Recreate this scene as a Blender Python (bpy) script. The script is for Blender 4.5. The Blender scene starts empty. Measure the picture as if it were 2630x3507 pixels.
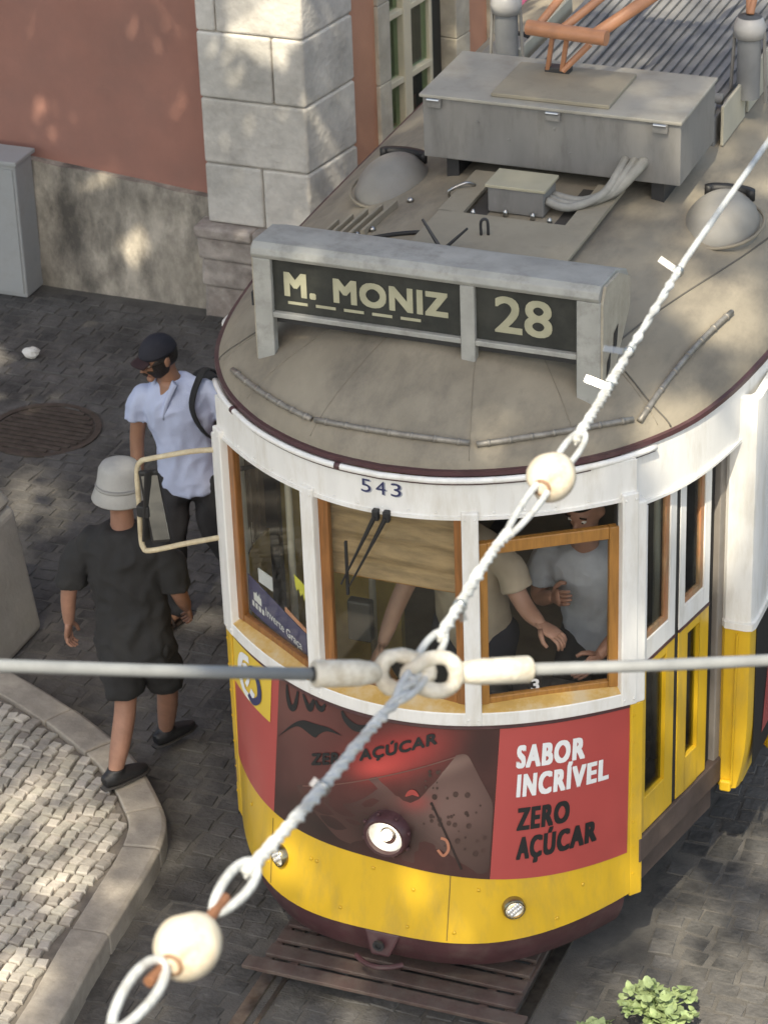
import bpy, bmesh, math, random
from mathutils import Vector, Matrix, noise
random.seed(7)
R = math.radians
scene = bpy.context.scene
COL = scene.collection

# ------------------------------------------------------------------ camera
def make_camera():
    yaw, pitch, roll = 0.3927, 0.5102, -0.037
    d = Vector((-math.sin(yaw)*math.cos(pitch), math.cos(yaw)*math.cos(pitch), -math.sin(pitch)))
    r = Vector((math.cos(yaw), math.sin(yaw), 0)); u = r.cross(d)
    c, s = math.cos(roll), math.sin(roll)
    r, u = c*r + s*u, -s*r + c*u
    cam = bpy.data.cameras.new('camera'); o = bpy.data.objects.new('camera', cam); COL.objects.link(o)
    m = Matrix((r, u, -d)).transposed().to_4x4(); m.translation = Vector((4.0213, -9.6677, 8.3425))
    o.matrix_world = m
    cam.sensor_fit = 'HORIZONTAL'; cam.sensor_width = 36; cam.lens = 36*9988/2630
    cam.dof.use_dof = True; cam.dof.focus_distance = 10.8; cam.dof.aperture_fstop = 13
    cam.clip_start = .1; cam.clip_end = 600
    scene.camera = o
    return o
CAM = make_camera()

# ------------------------------------------------------------------ light
SUN = Vector((.10, -.60, .79)).normalized()
world = bpy.data.worlds.new('World'); scene.world = world; world.use_nodes = True
wn = world.node_tree.nodes; wl = world.node_tree.links
sky = wn.new('ShaderNodeTexSky'); sky.sky_type = 'NISHITA'; sky.sun_disc = False
sky.sun_elevation = math.asin(SUN.z); sky.sun_rotation = math.atan2(SUN.x, SUN.y)
sky.air_density = 1.0; sky.dust_density = 2.5
wl.new(sky.outputs[0], wn['Background'].inputs[0]); wn['Background'].inputs[1].default_value = .15
sl = bpy.data.lights.new('sun', 'SUN'); sl.energy = 3.6; sl.angle = R(.55); sl.color = (1, .94, .84)
so = bpy.data.objects.new('sun', sl); COL.objects.link(so); so.rotation_euler = SUN.to_track_quat('Z', 'Y').to_euler()
so.location = SUN*40
vs = scene.view_settings
vs.view_transform = 'Standard'; vs.look = 'None'; vs.gamma = 1; vs.exposure = 0.86
try:
    vs.use_curve_mapping = False
    vs.use_white_balance = True; vs.white_balance_temperature = 7300; vs.white_balance_tint = 6
except Exception: pass
scene.render.resolution_x = 767; scene.render.resolution_y = 1024

# ------------------------------------------------------------------ materials
MATS = {}
def mat(name, col, rough=.6, metal=0, var=.12, vs=6, bump=0, bs=60, grime=None, gscale=3, gamt=.5, gcov=.5, stretch=None, coat=0, spec=None, trans=0):
    if name in MATS: return MATS[name]
    m = bpy.data.materials.new(name); m.use_nodes = True; nt = m.node_tree; N = nt.nodes; L = nt.links
    p = N['Principled BSDF']; p.inputs['Roughness'].default_value = rough; p.inputs['Metallic'].default_value = metal
    if coat: p.inputs['Coat Weight'].default_value = coat; p.inputs['Coat Roughness'].default_value = .08
    if spec is not None: p.inputs['Specular IOR Level'].default_value = spec
    tc = N.new('ShaderNodeTexCoord'); mp = N.new('ShaderNodeMapping'); L.new(tc.outputs['Object'], mp.inputs[0])
    if stretch: mp.inputs['Scale'].default_value = stretch
    def nz(sc, det=5, ro=.6):
        n = N.new('ShaderNodeTexNoise'); n.inputs['Scale'].default_value = sc; n.inputs['Detail'].default_value = det; n.inputs['Roughness'].default_value = ro
        L.new(mp.outputs[0], n.inputs['Vector']); return n
    out = None
    if var:
        n = nz(vs); r = N.new('ShaderNodeValToRGB'); r.color_ramp.elements[0].position = .3; r.color_ramp.elements[1].position = .7
        r.color_ramp.elements[0].color = tuple(c*(1-var) for c in col)+(1,); r.color_ramp.elements[1].color = tuple(min(1, c*(1+var)) for c in col)+(1,)
        L.new(n.outputs['Fac'], r.inputs[0]); out = r.outputs[0]
    if grime:
        g = nz(gscale, 8, .7); gr = N.new('ShaderNodeValToRGB'); gr.color_ramp.elements[0].position = gcov-.08; gr.color_ramp.elements[1].position = gcov+.14
        L.new(g.outputs['Fac'], gr.inputs[0]); mu = N.new('ShaderNodeMath'); mu.operation = 'MULTIPLY'; mu.inputs[1].default_value = gamt; L.new(gr.outputs[0], mu.inputs[0])
        mx = N.new('ShaderNodeMix'); mx.data_type = 'RGBA'; L.new(mu.outputs[0], mx.inputs[0])
        if out: L.new(out, mx.inputs[6])
        else: mx.inputs[6].default_value = tuple(col)+(1,)
        mx.inputs[7].default_value = tuple(grime)+(1,); out = mx.outputs[2]
    if out: L.new(out, p.inputs['Base Color'])
    else: p.inputs['Base Color'].default_value = tuple(col)+(1,)
    if bump:
        b = N.new('ShaderNodeBump'); b.inputs['Strength'].default_value = bump; b.inputs['Distance'].default_value = .01
        n = nz(bs, 4); L.new(n.outputs['Fac'], b.inputs['Height']); L.new(b.outputs[0], p.inputs['Normal'])
    MATS[name] = m; return m
def glass_mat(name, tint=(.92, .95, .93), base=.0, rough=.02, ior=1.38):
    if name in MATS: return MATS[name]
    m = bpy.data.materials.new(name); m.use_nodes = True; nt = m.node_tree; N = nt.nodes; L = nt.links
    N.remove(N['Principled BSDF']); o = N['Material Output']
    t = N.new('ShaderNodeBsdfTransparent'); t.inputs[0].default_value = tint+(1,)
    g = N.new('ShaderNodeBsdfGlossy'); g.inputs['Roughness'].default_value = rough
    f = N.new('ShaderNodeLayerWeight'); f.inputs[0].default_value = .5
    pw = N.new('ShaderNodeMath'); pw.operation = 'POWER'; pw.inputs[1].default_value = 4.5; L.new(f.outputs['Facing'], pw.inputs[0])
    a = N.new('ShaderNodeMath'); a.operation = 'MULTIPLY_ADD'; a.inputs[1].default_value = .55; a.inputs[2].default_value = .022+base; L.new(pw.outputs[0], a.inputs[0])
    x = N.new('ShaderNodeMixShader'); L.new(a.outputs[0], x.inputs[0]); L.new(t.outputs[0], x.inputs[1]); L.new(g.outputs[0], x.inputs[2])
    L.new(x.outputs[0], o.inputs[0]); MATS[name] = m; return m
def attr_mat(name, cols, rough=.8, bump=.3, bs=40, var=.2):
    """stone pieces: colour picked from a ramp by Object Info random and a coarse noise"""
    if name in MATS: return MATS[name]
    m = bpy.data.materials.new(name); m.use_nodes = True; nt = m.node_tree; N = nt.nodes; L = nt.links
    p = N['Principled BSDF']; p.inputs['Roughness'].default_value = rough
    oi = N.new('ShaderNodeObjectInfo'); tc = N.new('ShaderNodeTexCoord'); ge = N.new('ShaderNodeNewGeometry')
    wnz = N.new('ShaderNodeTexWhiteNoise'); wnz.noise_dimensions = '1D'
    L.new(ge.outputs['Random Per Island'], wnz.inputs['W'])
    ad = N.new('ShaderNodeMath'); ad.operation = 'ADD'; L.new(wnz.outputs['Value'], ad.inputs[0]); L.new(oi.outputs['Random'], ad.inputs[1])
    fr = N.new('ShaderNodeMath'); fr.operation = 'FRACT'; L.new(ad.outputs[0], fr.inputs[0])
    r = N.new('ShaderNodeValToRGB'); els = r.color_ramp.elements
    while len(els) < len(cols): els.new(.5)
    for i, c in enumerate(cols): els[i].position = i/(len(cols)-1); els[i].color = c+(1,)
    L.new(fr.outputs[0], r.inputs[0])
    n = N.new('ShaderNodeTexNoise'); n.inputs['Scale'].default_value = 2.2; n.inputs['Detail'].default_value = 8; n.inputs['Roughness'].default_value = .7
    L.new(ge.outputs['Position'], n.inputs['Vector'])
    mr = N.new('ShaderNodeMapRange'); mr.inputs[1].default_value = .3; mr.inputs[2].default_value = .7; mr.inputs[3].default_value = 1-var*1.6; mr.inputs[4].default_value = 1+var
    L.new(n.outputs['Fac'], mr.inputs[0])
    v = N.new('ShaderNodeVectorMath'); v.operation = 'SCALE'; L.new(r.outputs[0], v.inputs[0]); L.new(mr.outputs[0], v.inputs['Scale'])
    L.new(v.outputs[0], p.inputs['Base Color'])
    b = N.new('ShaderNodeBump'); b.inputs['Strength'].default_value = bump; b.inputs['Distance'].default_value = .01
    n2 = N.new('ShaderNodeTexNoise'); n2.inputs['Scale'].default_value = bs; L.new(ge.outputs['Position'], n2.inputs['Vector'])
    L.new(n2.outputs['Fac'], b.inputs['Height']); L.new(b.outputs[0], p.inputs['Normal'])
    MATS[name] = m; return m

def print_mat(name, base, spots, rough=.33, coat=.25, var=.25, vs=7):
    """printed picture: soft ellipses of colour at (x, z) of the panel over a base colour"""
    m = mat(name, base, rough, var=var, vs=vs, coat=coat); N = m.node_tree.nodes; L = m.node_tree.links; p = N['Principled BSDF']
    col = p.inputs['Base Color'].links[0].from_socket; tc = N.new('ShaderNodeTexCoord'); sp = N.new('ShaderNodeSeparateXYZ'); L.new(tc.outputs['Object'], sp.inputs[0])
    def mth(op, a, b):
        q = N.new('ShaderNodeMath'); q.operation = op
        for i, v in enumerate((a, b)):
            if isinstance(v, (int, float)): q.inputs[i].default_value = v
            else: L.new(v, q.inputs[i])
        return q.outputs[0]
    for x, z, rx, rz_, c, k, ang in spots:
        dx = mth('SUBTRACT', sp.outputs[0], x); dz = mth('SUBTRACT', sp.outputs[2], z); ca, sa = math.cos(ang), math.sin(ang)
        u = mth('ADD', mth('MULTIPLY', dx, ca/rx), mth('MULTIPLY', dz, sa/rx)); v = mth('ADD', mth('MULTIPLY', dx, -sa/rz_), mth('MULTIPLY', dz, ca/rz_))
        d = mth('ADD', mth('MULTIPLY', u, u), mth('MULTIPLY', v, v)); g = mth('MULTIPLY', mth('POWER', 2.718, mth('MULTIPLY', d, -1.4)), k)
        mx = N.new('ShaderNodeMix'); mx.data_type = 'RGBA'; L.new(g, mx.inputs[0]); L.new(col, mx.inputs[6]); mx.inputs[7].default_value = tuple(c)+(1,); col = mx.outputs[2]
    L.new(col, p.inputs['Base Color']); return m

# ------------------------------------------------------------------ mesh helpers
def root_loc(o):
    v = Vector((0, 0, 0))
    while o: v = v + o.location; o = o.parent
    return v
class MB:
    def __init__(s): s.v = []; s.f = []
    def add(s, vs, fs):
        k = len(s.v); s.v += [Vector(p) for p in vs]; s.f += [tuple(i+k for i in f) for f in fs]; return s
    def hexa(s, p):
        return s.add(p, [(0, 3, 2, 1), (4, 5, 6, 7), (0, 1, 5, 4), (1, 2, 6, 5), (2, 3, 7, 6), (3, 0, 4, 7)])
    def box(s, x0, x1, y0, y1, z0, z1):
        return s.hexa([(x0, y0, z0), (x1, y0, z0), (x1, y1, z0), (x0, y1, z0), (x0, y0, z1), (x1, y0, z1), (x1, y1, z1), (x0, y1, z1)])
    def cbox(s, c, size, rot=None):
        c = Vector(c); h = Vector(size)/2; P = []
        for z in (-1, 1):
            for x, y in ((-1, -1), (1, -1), (1, 1), (-1, 1)):
                q = Vector((x*h.x, y*h.y, z*h.z)); P.append(c+(rot @ q if rot else q))
        return s.hexa(P)
    def wbox(s, A, B, u0, u1, z0, z1, n0, n1):
        """box in wall coordinates: u along A->B, n to the right of A->B"""
        A = Vector((A[0], A[1], 0)); B = Vector((B[0], B[1], 0)); t = (B-A).normalized(); n = Vector((t.y, -t.x, 0))
        def q(u, nn, z): return A+t*u+n*nn+Vector((0, 0, z))
        return s.hexa([q(u0, n0, z0), q(u1, n0, z0), q(u1, n1, z0), q(u0, n1, z0), q(u0, n0, z1), q(u1, n0, z1), q(u1, n1, z1), q(u0, n1, z1)])
    def grid(s, fn, us, vs):
        return s.add([fn(u, v) for u in us for v in vs], [(i*len(vs)+j, (i+1)*len(vs)+j, (i+1)*len(vs)+j+1, i*len(vs)+j+1) for i in range(len(us)-1) for j in range(len(vs)-1)])
    def slab(s, f0, f1, us, vs):
        """closed slab between the sheets f0 and f1"""
        nu, nv = len(us), len(vs); k = nu*nv
        P = [f0(u, v) for u in us for v in vs]+[f1(u, v) for u in us for v in vs]; F = []
        for i in range(nu-1):
            for j in range(nv-1):
                a = i*nv+j; b = (i+1)*nv+j; F += [(a, b, b+1, a+1), (k+a, k+a+1, k+b+1, k+b)]
        for i in range(nu-1):
            for j in (0, nv-1): a = i*nv+j; b = (i+1)*nv+j; F.append((a, k+a, k+b, b) if j == 0 else (a, b, k+b, k+a))
        for j in range(nv-1):
            for i in (0, nu-1): a = i*nv+j; F.append((a, a+1, k+a+1, k+a))
        return s.add(P, F)
    def tube(s, path, rad, n=8, cap=True, closed=False, side=None, r2=None):
        path = [Vector(p) for p in path]; m = len(path)
        rad = rad if isinstance(rad, (list, tuple)) else [rad]*m
        r2 = rad if r2 is None else (r2 if isinstance(r2, (list, tuple)) else [r2]*m)
        P = []; prev = None
        for i, p in enumerate(path):
            if closed: t = path[(i+1) % m]-path[i-1]
            else: t = path[min(i+1, m-1)]-path[max(i-1, 0)]
            t = t.normalized() if t.length > 1e-9 else Vector((0, 0, 1))
            a = Vector(side) if side is not None else (prev if prev is not None else (Vector((0, 0, 1)) if abs(t.z) < .9 else Vector((1, 0, 0))))
            a = a-t*a.dot(t)
            if a.length < 1e-6: a = Vector((1, 0, 0))-t*t.x
            a.normalize(); b = t.cross(a); prev = a
            for k in range(n):
                w = 2*math.pi*k/n; P.append(p+a*(rad[i]*math.cos(w))+b*(r2[i]*math.sin(w)))
        F = []
        for i in range(m if closed else m-1):
            j = (i+1) % m
            for k in range(n): F.append((i*n+k, i*n+(k+1) % n, j*n+(k+1) % n, j*n+k))
        if cap and not closed: F += [tuple(range(n-1, -1, -1)), tuple((m-1)*n+k for k in range(n))]
        return s.add(P, F)
    def lathe(s, prof, c, axis=(0, 0, 1), n=24, caps=(True, True)):
        """prof: list of (radius, height along axis)"""
        ax = Vector(axis).normalized(); a = ax.orthogonal().normalized(); b = ax.cross(a); c = Vector(c); P = []
        for r, h in prof:
            for k in range(n): w = 2*math.pi*k/n; P.append(c+ax*h+a*(r*math.cos(w))+b*(r*math.sin(w)))
        F = [(i*n+k, i*n+(k+1) % n, (i+1)*n+(k+1) % n, (i+1)*n+k) for i in range(len(prof)-1) for k in range(n)]
        if caps[0]: F.append(tuple(range(n-1, -1, -1)))
        if caps[1]: F.append(tuple((len(prof)-1)*n+k for k in range(n)))
        return s.add(P, F)
    def ball(s, c, r, M=None, nu=12, nv=8, fn=None):
        """ellipsoid with radii r in the frame M"""
        c = Vector(c); r = Vector(r) if hasattr(r, '__len__') else Vector((r, r, r)); P = []
        for j in range(nv+1):
            th = math.pi*j/nv
            for i in range(nu):
                ph = 2*math.pi*i/nu; q = Vector((math.sin(th)*math.cos(ph), math.sin(th)*math.sin(ph), math.cos(th)))
                if fn: q = fn(q)
                q = Vector((q.x*r.x, q.y*r.y, q.z*r.z)); P.append(c+(M @ q if M else q))
        F = [(j*nu+i, j*nu+(i+1) % nu, (j+1)*nu+(i+1) % nu, (j+1)*nu+i) for j in range(nv) for i in range(nu)]
        return s.add(P, F)
    def mesh(s, name, origin=Vector((0, 0, 0)), merge=True):
        me = bpy.data.meshes.new(name); me.from_pydata([p-origin for p in s.v], [], s.f)
        bm = bmesh.new(); bm.from_mesh(me)
        if merge: bmesh.ops.remove_doubles(bm, verts=bm.verts, dist=1e-5)
        bmesh.ops.recalc_face_normals(bm, faces=bm.faces); bm.to_mesh(me); bm.free(); return me
    def build(s, name, m, parent=None, smooth=False, bevel=0, seg=2, merge=True, angle=None):
        me = s.mesh(name, root_loc(parent), merge); return link(name, me, m, parent, smooth, bevel, seg, angle)
def link(name, me, m, parent=None, smooth=False, bevel=0, seg=2, angle=None):
    o = bpy.data.objects.new(name, me); COL.objects.link(o); o.parent = parent
    if m: me.materials.append(m)
    if smooth:
        me.polygons.foreach_set('use_smooth', [True]*len(me.polygons))
        if angle:
            try: me.set_sharp_from_angle(angle=R(angle))
            except Exception: pass
    if bevel:
        b = o.modifiers.new('bevel', 'BEVEL'); b.width = bevel; b.segments = seg; b.limit_method = 'ANGLE'; b.angle_limit = R(35)
    return o
def tag(o, label=None, cat=None, group=None, kind=None):
    if label: o['label'] = label
    if cat: o['category'] = cat
    if group: o['group'] = group
    if kind: o['kind'] = kind
    return o
def thing(name, loc, label, cat, group=None):
    o = bpy.data.objects.new(name, None); COL.objects.link(o); o.location = loc; o.empty_display_size = .2
    return tag(o, label, cat, group)
def ip(a, b, n): return [a+(b-a)*i/n for i in range(n+1)]
def catmull(P, k=6, closed=False):
    P = [Vector(p) for p in P]; out = []; n = len(P)
    for i in range(n-1):
        p0, p1, p2, p3 = P[max(i-1, 0)], P[i], P[i+1], P[min(i+2, n-1)]
        for j in range(k):
            t = j/k; out.append(.5*((2*p1)+(p2-p0)*t+(2*p0-5*p1+4*p2-p3)*t*t+(3*p1-p0-3*p2+p3)*t**3))
    out.append(P[-1]); return out
def text_geo(txt, h, xs=1.0, bold=0.0, shear=0, space=1.0):
    """flat letters of cap height h: 2-D points and faces"""
    cu = bpy.data.curves.new('lettering', 'FONT'); cu.body = txt; cu.size = 1; cu.offset = bold; cu.shear = shear; cu.space_character = space; cu.resolution_u = 4
    o = bpy.data.objects.new('lettering', cu); COL.objects.link(o)
    dg = bpy.context.evaluated_depsgraph_get(); me = bpy.data.meshes.new_from_object(o.evaluated_get(dg))
    k = h/.72
    V = [(v.co.x*k*xs, v.co.y*k) for v in me.vertices]; F = [tuple(p.vertices) for p in me.polygons]
    bpy.data.objects.remove(o); bpy.data.curves.remove(cu); bpy.data.meshes.remove(me)
    return V, F
def text_on(name, txt, h, place, m, parent, xs=1.0, bold=0.0, shear=0, space=1.0, width=None, fat=0.0):
    """lettering mapped by place(a, b); fat draws shifted copies, each a hair prouder"""
    V, F = text_geo(txt, h, xs, bold, shear, space)
    x0 = min(v[0] for v in V); x1 = max(v[0] for v in V); k = (width-2*fat)/(x1-x0) if width else 1
    mb = MB()
    for i, (dx, dy) in enumerate([(0, 0)] if not fat else [(-1, -1), (1, -1), (1, 1), (-1, 1), (0, -1), (0, 1), (-1, 0), (1, 0), (0, 0)]):
        mb.add([place((v[0]-x0)*k+fat+dx*fat, v[1]+dy*fat)+Vector((0, -.0001*i, 0)) for v in V], F)
    return mb.build(name, m, parent, merge=False)
# ------------------------------------------------------------------ the setting
def make_tree(loc, crown, rad, leaves, seed, label, gaps=()):
    rng = random.Random(seed)
    t = thing('plane_tree', loc, label, 'tree', 'street trees')
    L = Vector(loc); C = Vector(crown); bark = mat('bark', (.16, .12, .09), .9, bump=.8, bs=14, var=.3)
    mb = MB(); mb.tube(catmull([L, L+Vector((.1, .1, 2.5)), L+Vector((.3, -.1, 5.5)), C-Vector((.3, .2, 2.2)), C+Vector((0, 0, 1.5))], 5), [.34-.012*i for i in range(21)], 12)
    mb.build('trunk', bark, t, True)
    cl = []
    for k in range(150):
        while True:
            q = Vector((rng.uniform(-1, 1), rng.uniform(-1, 1), rng.uniform(-1, 1)))
            if .2 < q.length < 1: break
        cl.append((C+Vector((q.x*rad[0], q.y*rad[1], q.z*rad[2])), rng.uniform(.5, 1.05)))
    br = MB()
    for k, (c, r) in enumerate(cl[:34]):
        a = C+Vector((rng.uniform(-.3, .3), rng.uniform(-.3, .3), rng.uniform(-2.2, .4)))
        if any(((a.lerp(c, u_)+Vector((0, 0, .35*4*u_*(1-u_)))-Vector(g)).cross(SUN)).length < r_+.05 for g, r_ in gaps[:12] for u_ in (.1, .3, .5, .7, .9)): continue
        br.tube(catmull([a, (a+c)/2+Vector((0, 0, .35)), c], 4), [.09, .08, .07, .06, .05, .04, .03, .02, .012], 6)
    br.build('limb', bark, t, True)
    lf = MB(); V = []; F = []
    for k in range(leaves):
        c, r = rng.choice(cl); q = Vector((rng.gauss(0, 1), rng.gauss(0, 1), rng.gauss(0, 1))).normalized()*r*rng.random()**.45
        p = c+q
        if any(((p-Vector(g)).cross(SUN)).length < r_*(.75+.5*noise.noise(p*.9)) for g, r_ in gaps): continue
        n = Vector((rng.gauss(0, 1), rng.gauss(0, 1), rng.gauss(0, 1)+.8)).normalized(); a = n.orthogonal().normalized(); b = n.cross(a); s = rng.uniform(.07, .13)
        w = rng.uniform(0, 6.28); a, b = a*math.cos(w)+b*math.sin(w), b*math.cos(w)-a*math.sin(w); i = len(V)
        V += [p-a*s, p-b*s*.55+a*s*.1, p+a*s, p+b*s*.55+a*s*.1]; F.append((i, i+1, i+2, i+3))
    lf.v = V; lf.f = F
    o = lf.build('crown', mat('tree_leaf', (.06, .11, .03), .6, var=.35, vs=2), t, merge=False); o['kind'] = 'stuff'
# openings cut in the crowns along sun lines, to light chosen spots
GAPS = [((2.48, -5.82, 5.71), .45), ((2.47, -6.9, 5.8), .42), ((2.47, -6.3, 5.75), .42), ((2.45, -5.6, 5.7), .42), ((2.44, -5.0, 5.66), .42), ((1.95, -6.35, 5.9), .35), ((2.2, -6.05, 5.8), .35), ((1.08, .83, 2.53), .34), ((1.25, 1.5, 2.3), .22), ((1.05, 1.5, 2.85), .30), ((-.30, -.10, .72), .19), ((-.04, -.17, .55), .24), ((.12, -.15, .70), .18), ((-.55, .0, .60), .16), ((-3.3, 6.3, 2.25), .36), ((-4.6, 6.4, .75), .22), ((-4.35, 6.4, .35), .2), ((-4.9, 5.2, 0), .22), ((1.9, .4, 0), 1.35), ((1.3, 2.6, 3), .35), ((2.4, 2.4, 0), .8), ((-1.6, -.6, 0), .25), ((-.6, .75, 2.9), .2)]
make_tree((7.6, -11.2, 0), (1.3, -8.6, 14.9), (5.2, 2.7, 3.6), 26000, 3, 'tall leafy street tree standing behind the viewer, shading the tram', GAPS)
make_tree((-9.8, -1.2, 0), (-5.0, 1.0, 8.6), (4.2, 2.5, 3.2), 30000, 5, 'leafy street tree standing out of view on the left, shading the wall', GAPS)

ROAD = attr_mat('basalt_sett', [(.098, .093, .088), (.104, .099, .093), (.114, .107, .10), (.10, .096, .091), (.11, .104, .096)], .8, .7, 40, .5)
GROUT = mat('road_grit', (.092, .086, .079), .9, var=.45, vs=3, bump=.6, bs=90, grime=(.14, .13, .115), gscale=2, gamt=.7)
LIME = attr_mat('limestone_cube', [(.36, .33, .28), (.46, .43, .37), (.28, .25, .22), (.52, .48, .42), (.40, .36, .32)], .75, .5, 60, .25)
KERB = mat('kerb_stone', (.36, .32, .27), .8, var=.22, vs=5, bump=.5, bs=30, grime=(.17, .15, .13), gscale=4, gamt=.6)
MB().grid(lambda x, y: Vector((x, y, -.006)), [-60, -8, -4, 0, 4, 8, 60], [-60, -8, 0, 8, 60]).build('street', GROUT)
tag(bpy.data.objects['street'], kind='structure')
# kerb line of the traffic island, world plan
kout = catmull([(-1.22, -2.6, 0), (-1.25, -1.6, 0), (-1.275, -.85, 0), (-1.328, -.412, 0), (-1.377, .124, 0), (-1.405, .43, 0), (-1.47, .68, 0), (-1.60, .87, 0), (-1.845, 1.13, 0), (-2.113, 1.315, 0), (-2.5, 1.53, 0), (-3.1, 1.78, 0), (-4.2, 2.1, 0)], 8)
def offset_path(P, dd):
    out = []
    for i, p in enumerate(P):
        t = (P[min(i+1, len(P)-1)]-P[max(i-1, 0)]).normalized(); out.append(p+Vector((-t.y, t.x, 0))*dd)
    return out
kin = offset_path(kout, .19)
ISLAND = [(p.x, p.y) for p in kin]+[(-7, 2.1), (-7, -2.6)]
ISL_OUT = [(p.x, p.y) for p in kout]+[(-7, 2.1), (-7, -2.6)]
def inside(x, y, poly):
    c = False; j = len(poly)-1
    for i in range(len(poly)):
        if (poly[i][1] > y) != (poly[j][1] > y) and x < (poly[j][0]-poly[i][0])*(y-poly[i][1])/(poly[j][1]-poly[i][1])+poly[i][0]: c = not c
        j = i
    return c
isl = MB(); k = len(ISLAND)
isl.add([(x, y, .095) for x, y in ISLAND]+[(x, y, -.02) for x, y in ISLAND], [tuple(range(k)), tuple(range(2*k-1, k-1, -1))]+[(i, (i+1) % k, k+(i+1) % k, k+i) for i in range(k)])
pav = isl.build('pavement', mat('pavement_bed', (.17, .15, .13), .9, var=.3, vs=8, bump=.4, bs=60)); tag(pav, kind='structure')
# individual kerb stones
def kerb_stones():
    acc = [0]
    for i in range(1, len(kout)): acc.append(acc[-1]+(kout[i]-kout[i-1]).length)
    s = 0; rng = random.Random(4)
    def at(P, s):
        for i in range(1, len(acc)):
            if acc[i] >= s: t = (s-acc[i-1])/max(1e-6, acc[i]-acc[i-1]); return P[i-1].lerp(P[i], t)
        return P[-1]
    while s < acc[-1]-.2:
        ln = rng.uniform(.5, .75) if not 2.6 < s < 4.3 else rng.uniform(.3, .42)
        e = min(s+ln, acc[-1]); mb = MB(); n = 4; P = []; dz = rng.uniform(-.006, .006)
        us = ip(s+.006, e-.006, n)
        mb.slab(lambda u, v: at(kout, u).lerp(at(kin, u), v)+Vector((0, 0, .125+dz-.012*(v < .01))), lambda u, v: at(kout, u).lerp(at(kin, u), v)+Vector((0, 0, -.02)), us, [0, .12, .97])
        mb.build('kerb_stone', KERB, pav, bevel=.008); s = e
kerb_stones()
def piece_mesh(name, w, d, h, rng, top=.82):
    mb = MB(); j = lambda a: a*rng.uniform(.9, 1.08)
    b = [(-w/2, -d/2), (w/2, -d/2), (w/2, d/2), (-w/2, d/2)]; bb = [(x*rng.uniform(.94, 1.04), y*rng.uniform(.94, 1.04)) for x, y in b]
    mb.add([(x, y, -h) for x, y in bb]+[(x, y, -.009) for x, y in bb]+[(x*top, y*top, rng.uniform(-.0015, .0015)) for x, y in bb], [(0, 1, 5, 4), (1, 2, 6, 5), (2, 3, 7, 6), (3, 0, 4, 7), (4, 5, 9, 8), (5, 6, 10, 9), (6, 7, 11, 10), (7, 4, 8, 11), (8, 9, 10, 11)])
    me = mb.mesh(name, merge=False); return mb, me
def in_view(p):
    q = CAM.matrix_world.inverted() @ Vector(p)
    if q.z > -1: return False
    f = 9988/2630; u = q.x/-q.z*f; v = q.y/-q.z*f*2630/3507
    return abs(u) < .5 and abs(v) < .5
def lay(name, spots, meshes, mbs, m, parent, near=300, blocked=lambda x, y: False):
    """300 nearest visible pieces are objects, the rest one mesh"""
    cam = CAM.location; vis = sorted([i for i, s in enumerate(spots) if in_view((s[0], s[1], s[2])) and not blocked(s[0], s[1])], key=lambda i: (Vector(spots[i][:3])-cam).length)
    single = set(vis[:near]); V = []; F = []
    for me in meshes: me.materials.append(m)
    for i, (x, y, z, rz, kk, tx, ty) in enumerate(spots):
        M = Matrix.Translation((x, y, z)) @ Matrix.Rotation(rz, 4, 'Z') @ Matrix.Rotation(tx, 4, 'X') @ Matrix.Rotation(ty, 4, 'Y')
        if i in single:
            o = bpy.data.objects.new(name, meshes[kk]); COL.objects.link(o); o.parent = parent; o.matrix_local = M
        else:
            b = len(V); V += [M @ p for p in mbs[kk].v]; F += [tuple(a+b for a in f) for f in mbs[kk].f]
    mb = MB(); mb.v = V; mb.f = F; o = mb.build(name+'s', m, parent, merge=False); o['kind'] = 'stuff'
def pave():
    rng = random.Random(11); street = bpy.data.objects['street']
    pm = [piece_mesh('sett', .125*rng.uniform(.9, 1.1), .093, .03, rng, .93) for _ in range(10)]
    spots = []; y = -1.6
    while y < 9.5:
        x = -8+rng.uniform(0, .1)
        while x < 3.4:
            w = .135*rng.uniform(.85, 1.25); cx = x+w/2; x += w
            if inside(cx, y, ISL_OUT): continue
            if any(abs(abs(cx)-r_) < .115 for r_ in (.6,)): continue
            if (cx+4.08)**2+(y-4.42)**2 < .145: continue
            if y > 6.2 and cx < -3: continue
            if abs(cx) < .93 and .6 < y < 7.6: continue
            spots.append((cx, y+rng.uniform(-.014, .014)+.05*noise.noise(Vector((cx*1.1, y*1.1, 0))), rng.uniform(-.004, .002), rng.uniform(-.12, .12), rng.randrange(10), rng.uniform(-.018, .018), rng.uniform(-.018, .018)))
        y += .1
    street.location = (0, 0, 0)
    lay('sett', spots, [b for a, b in pm], [a for a, b in pm], ROAD, street, 300, lambda x, y: -1.0 < x < 1.0 and y > -.1)
    rng = random.Random(12)
    pm = [piece_mesh('paving_cube', .058, .058, .02, rng, .86) for _ in range(10)]; spots = []
    y = -1.8
    while y < 2.1:
        x = -4.2
        while x < -1.2:
            px = x+rng.uniform(-.007, .007)+.03*math.sin(y*3); py = y+rng.uniform(-.007, .007)+.03*math.sin(x*4)
            if inside(px+.03, py, ISLAND) and inside(px, py+.03, ISLAND): spots.append((px, py, .117+rng.uniform(-.004, .004), rng.uniform(-.25, .25), rng.randrange(10), rng.uniform(-.05, .05), rng.uniform(-.05, .05)))
            x += .0655
        y += .0655
    lay('paving_cube', spots, [b for a, b in pm], [a for a, b in pm], LIME, pav)
pave()
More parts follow.
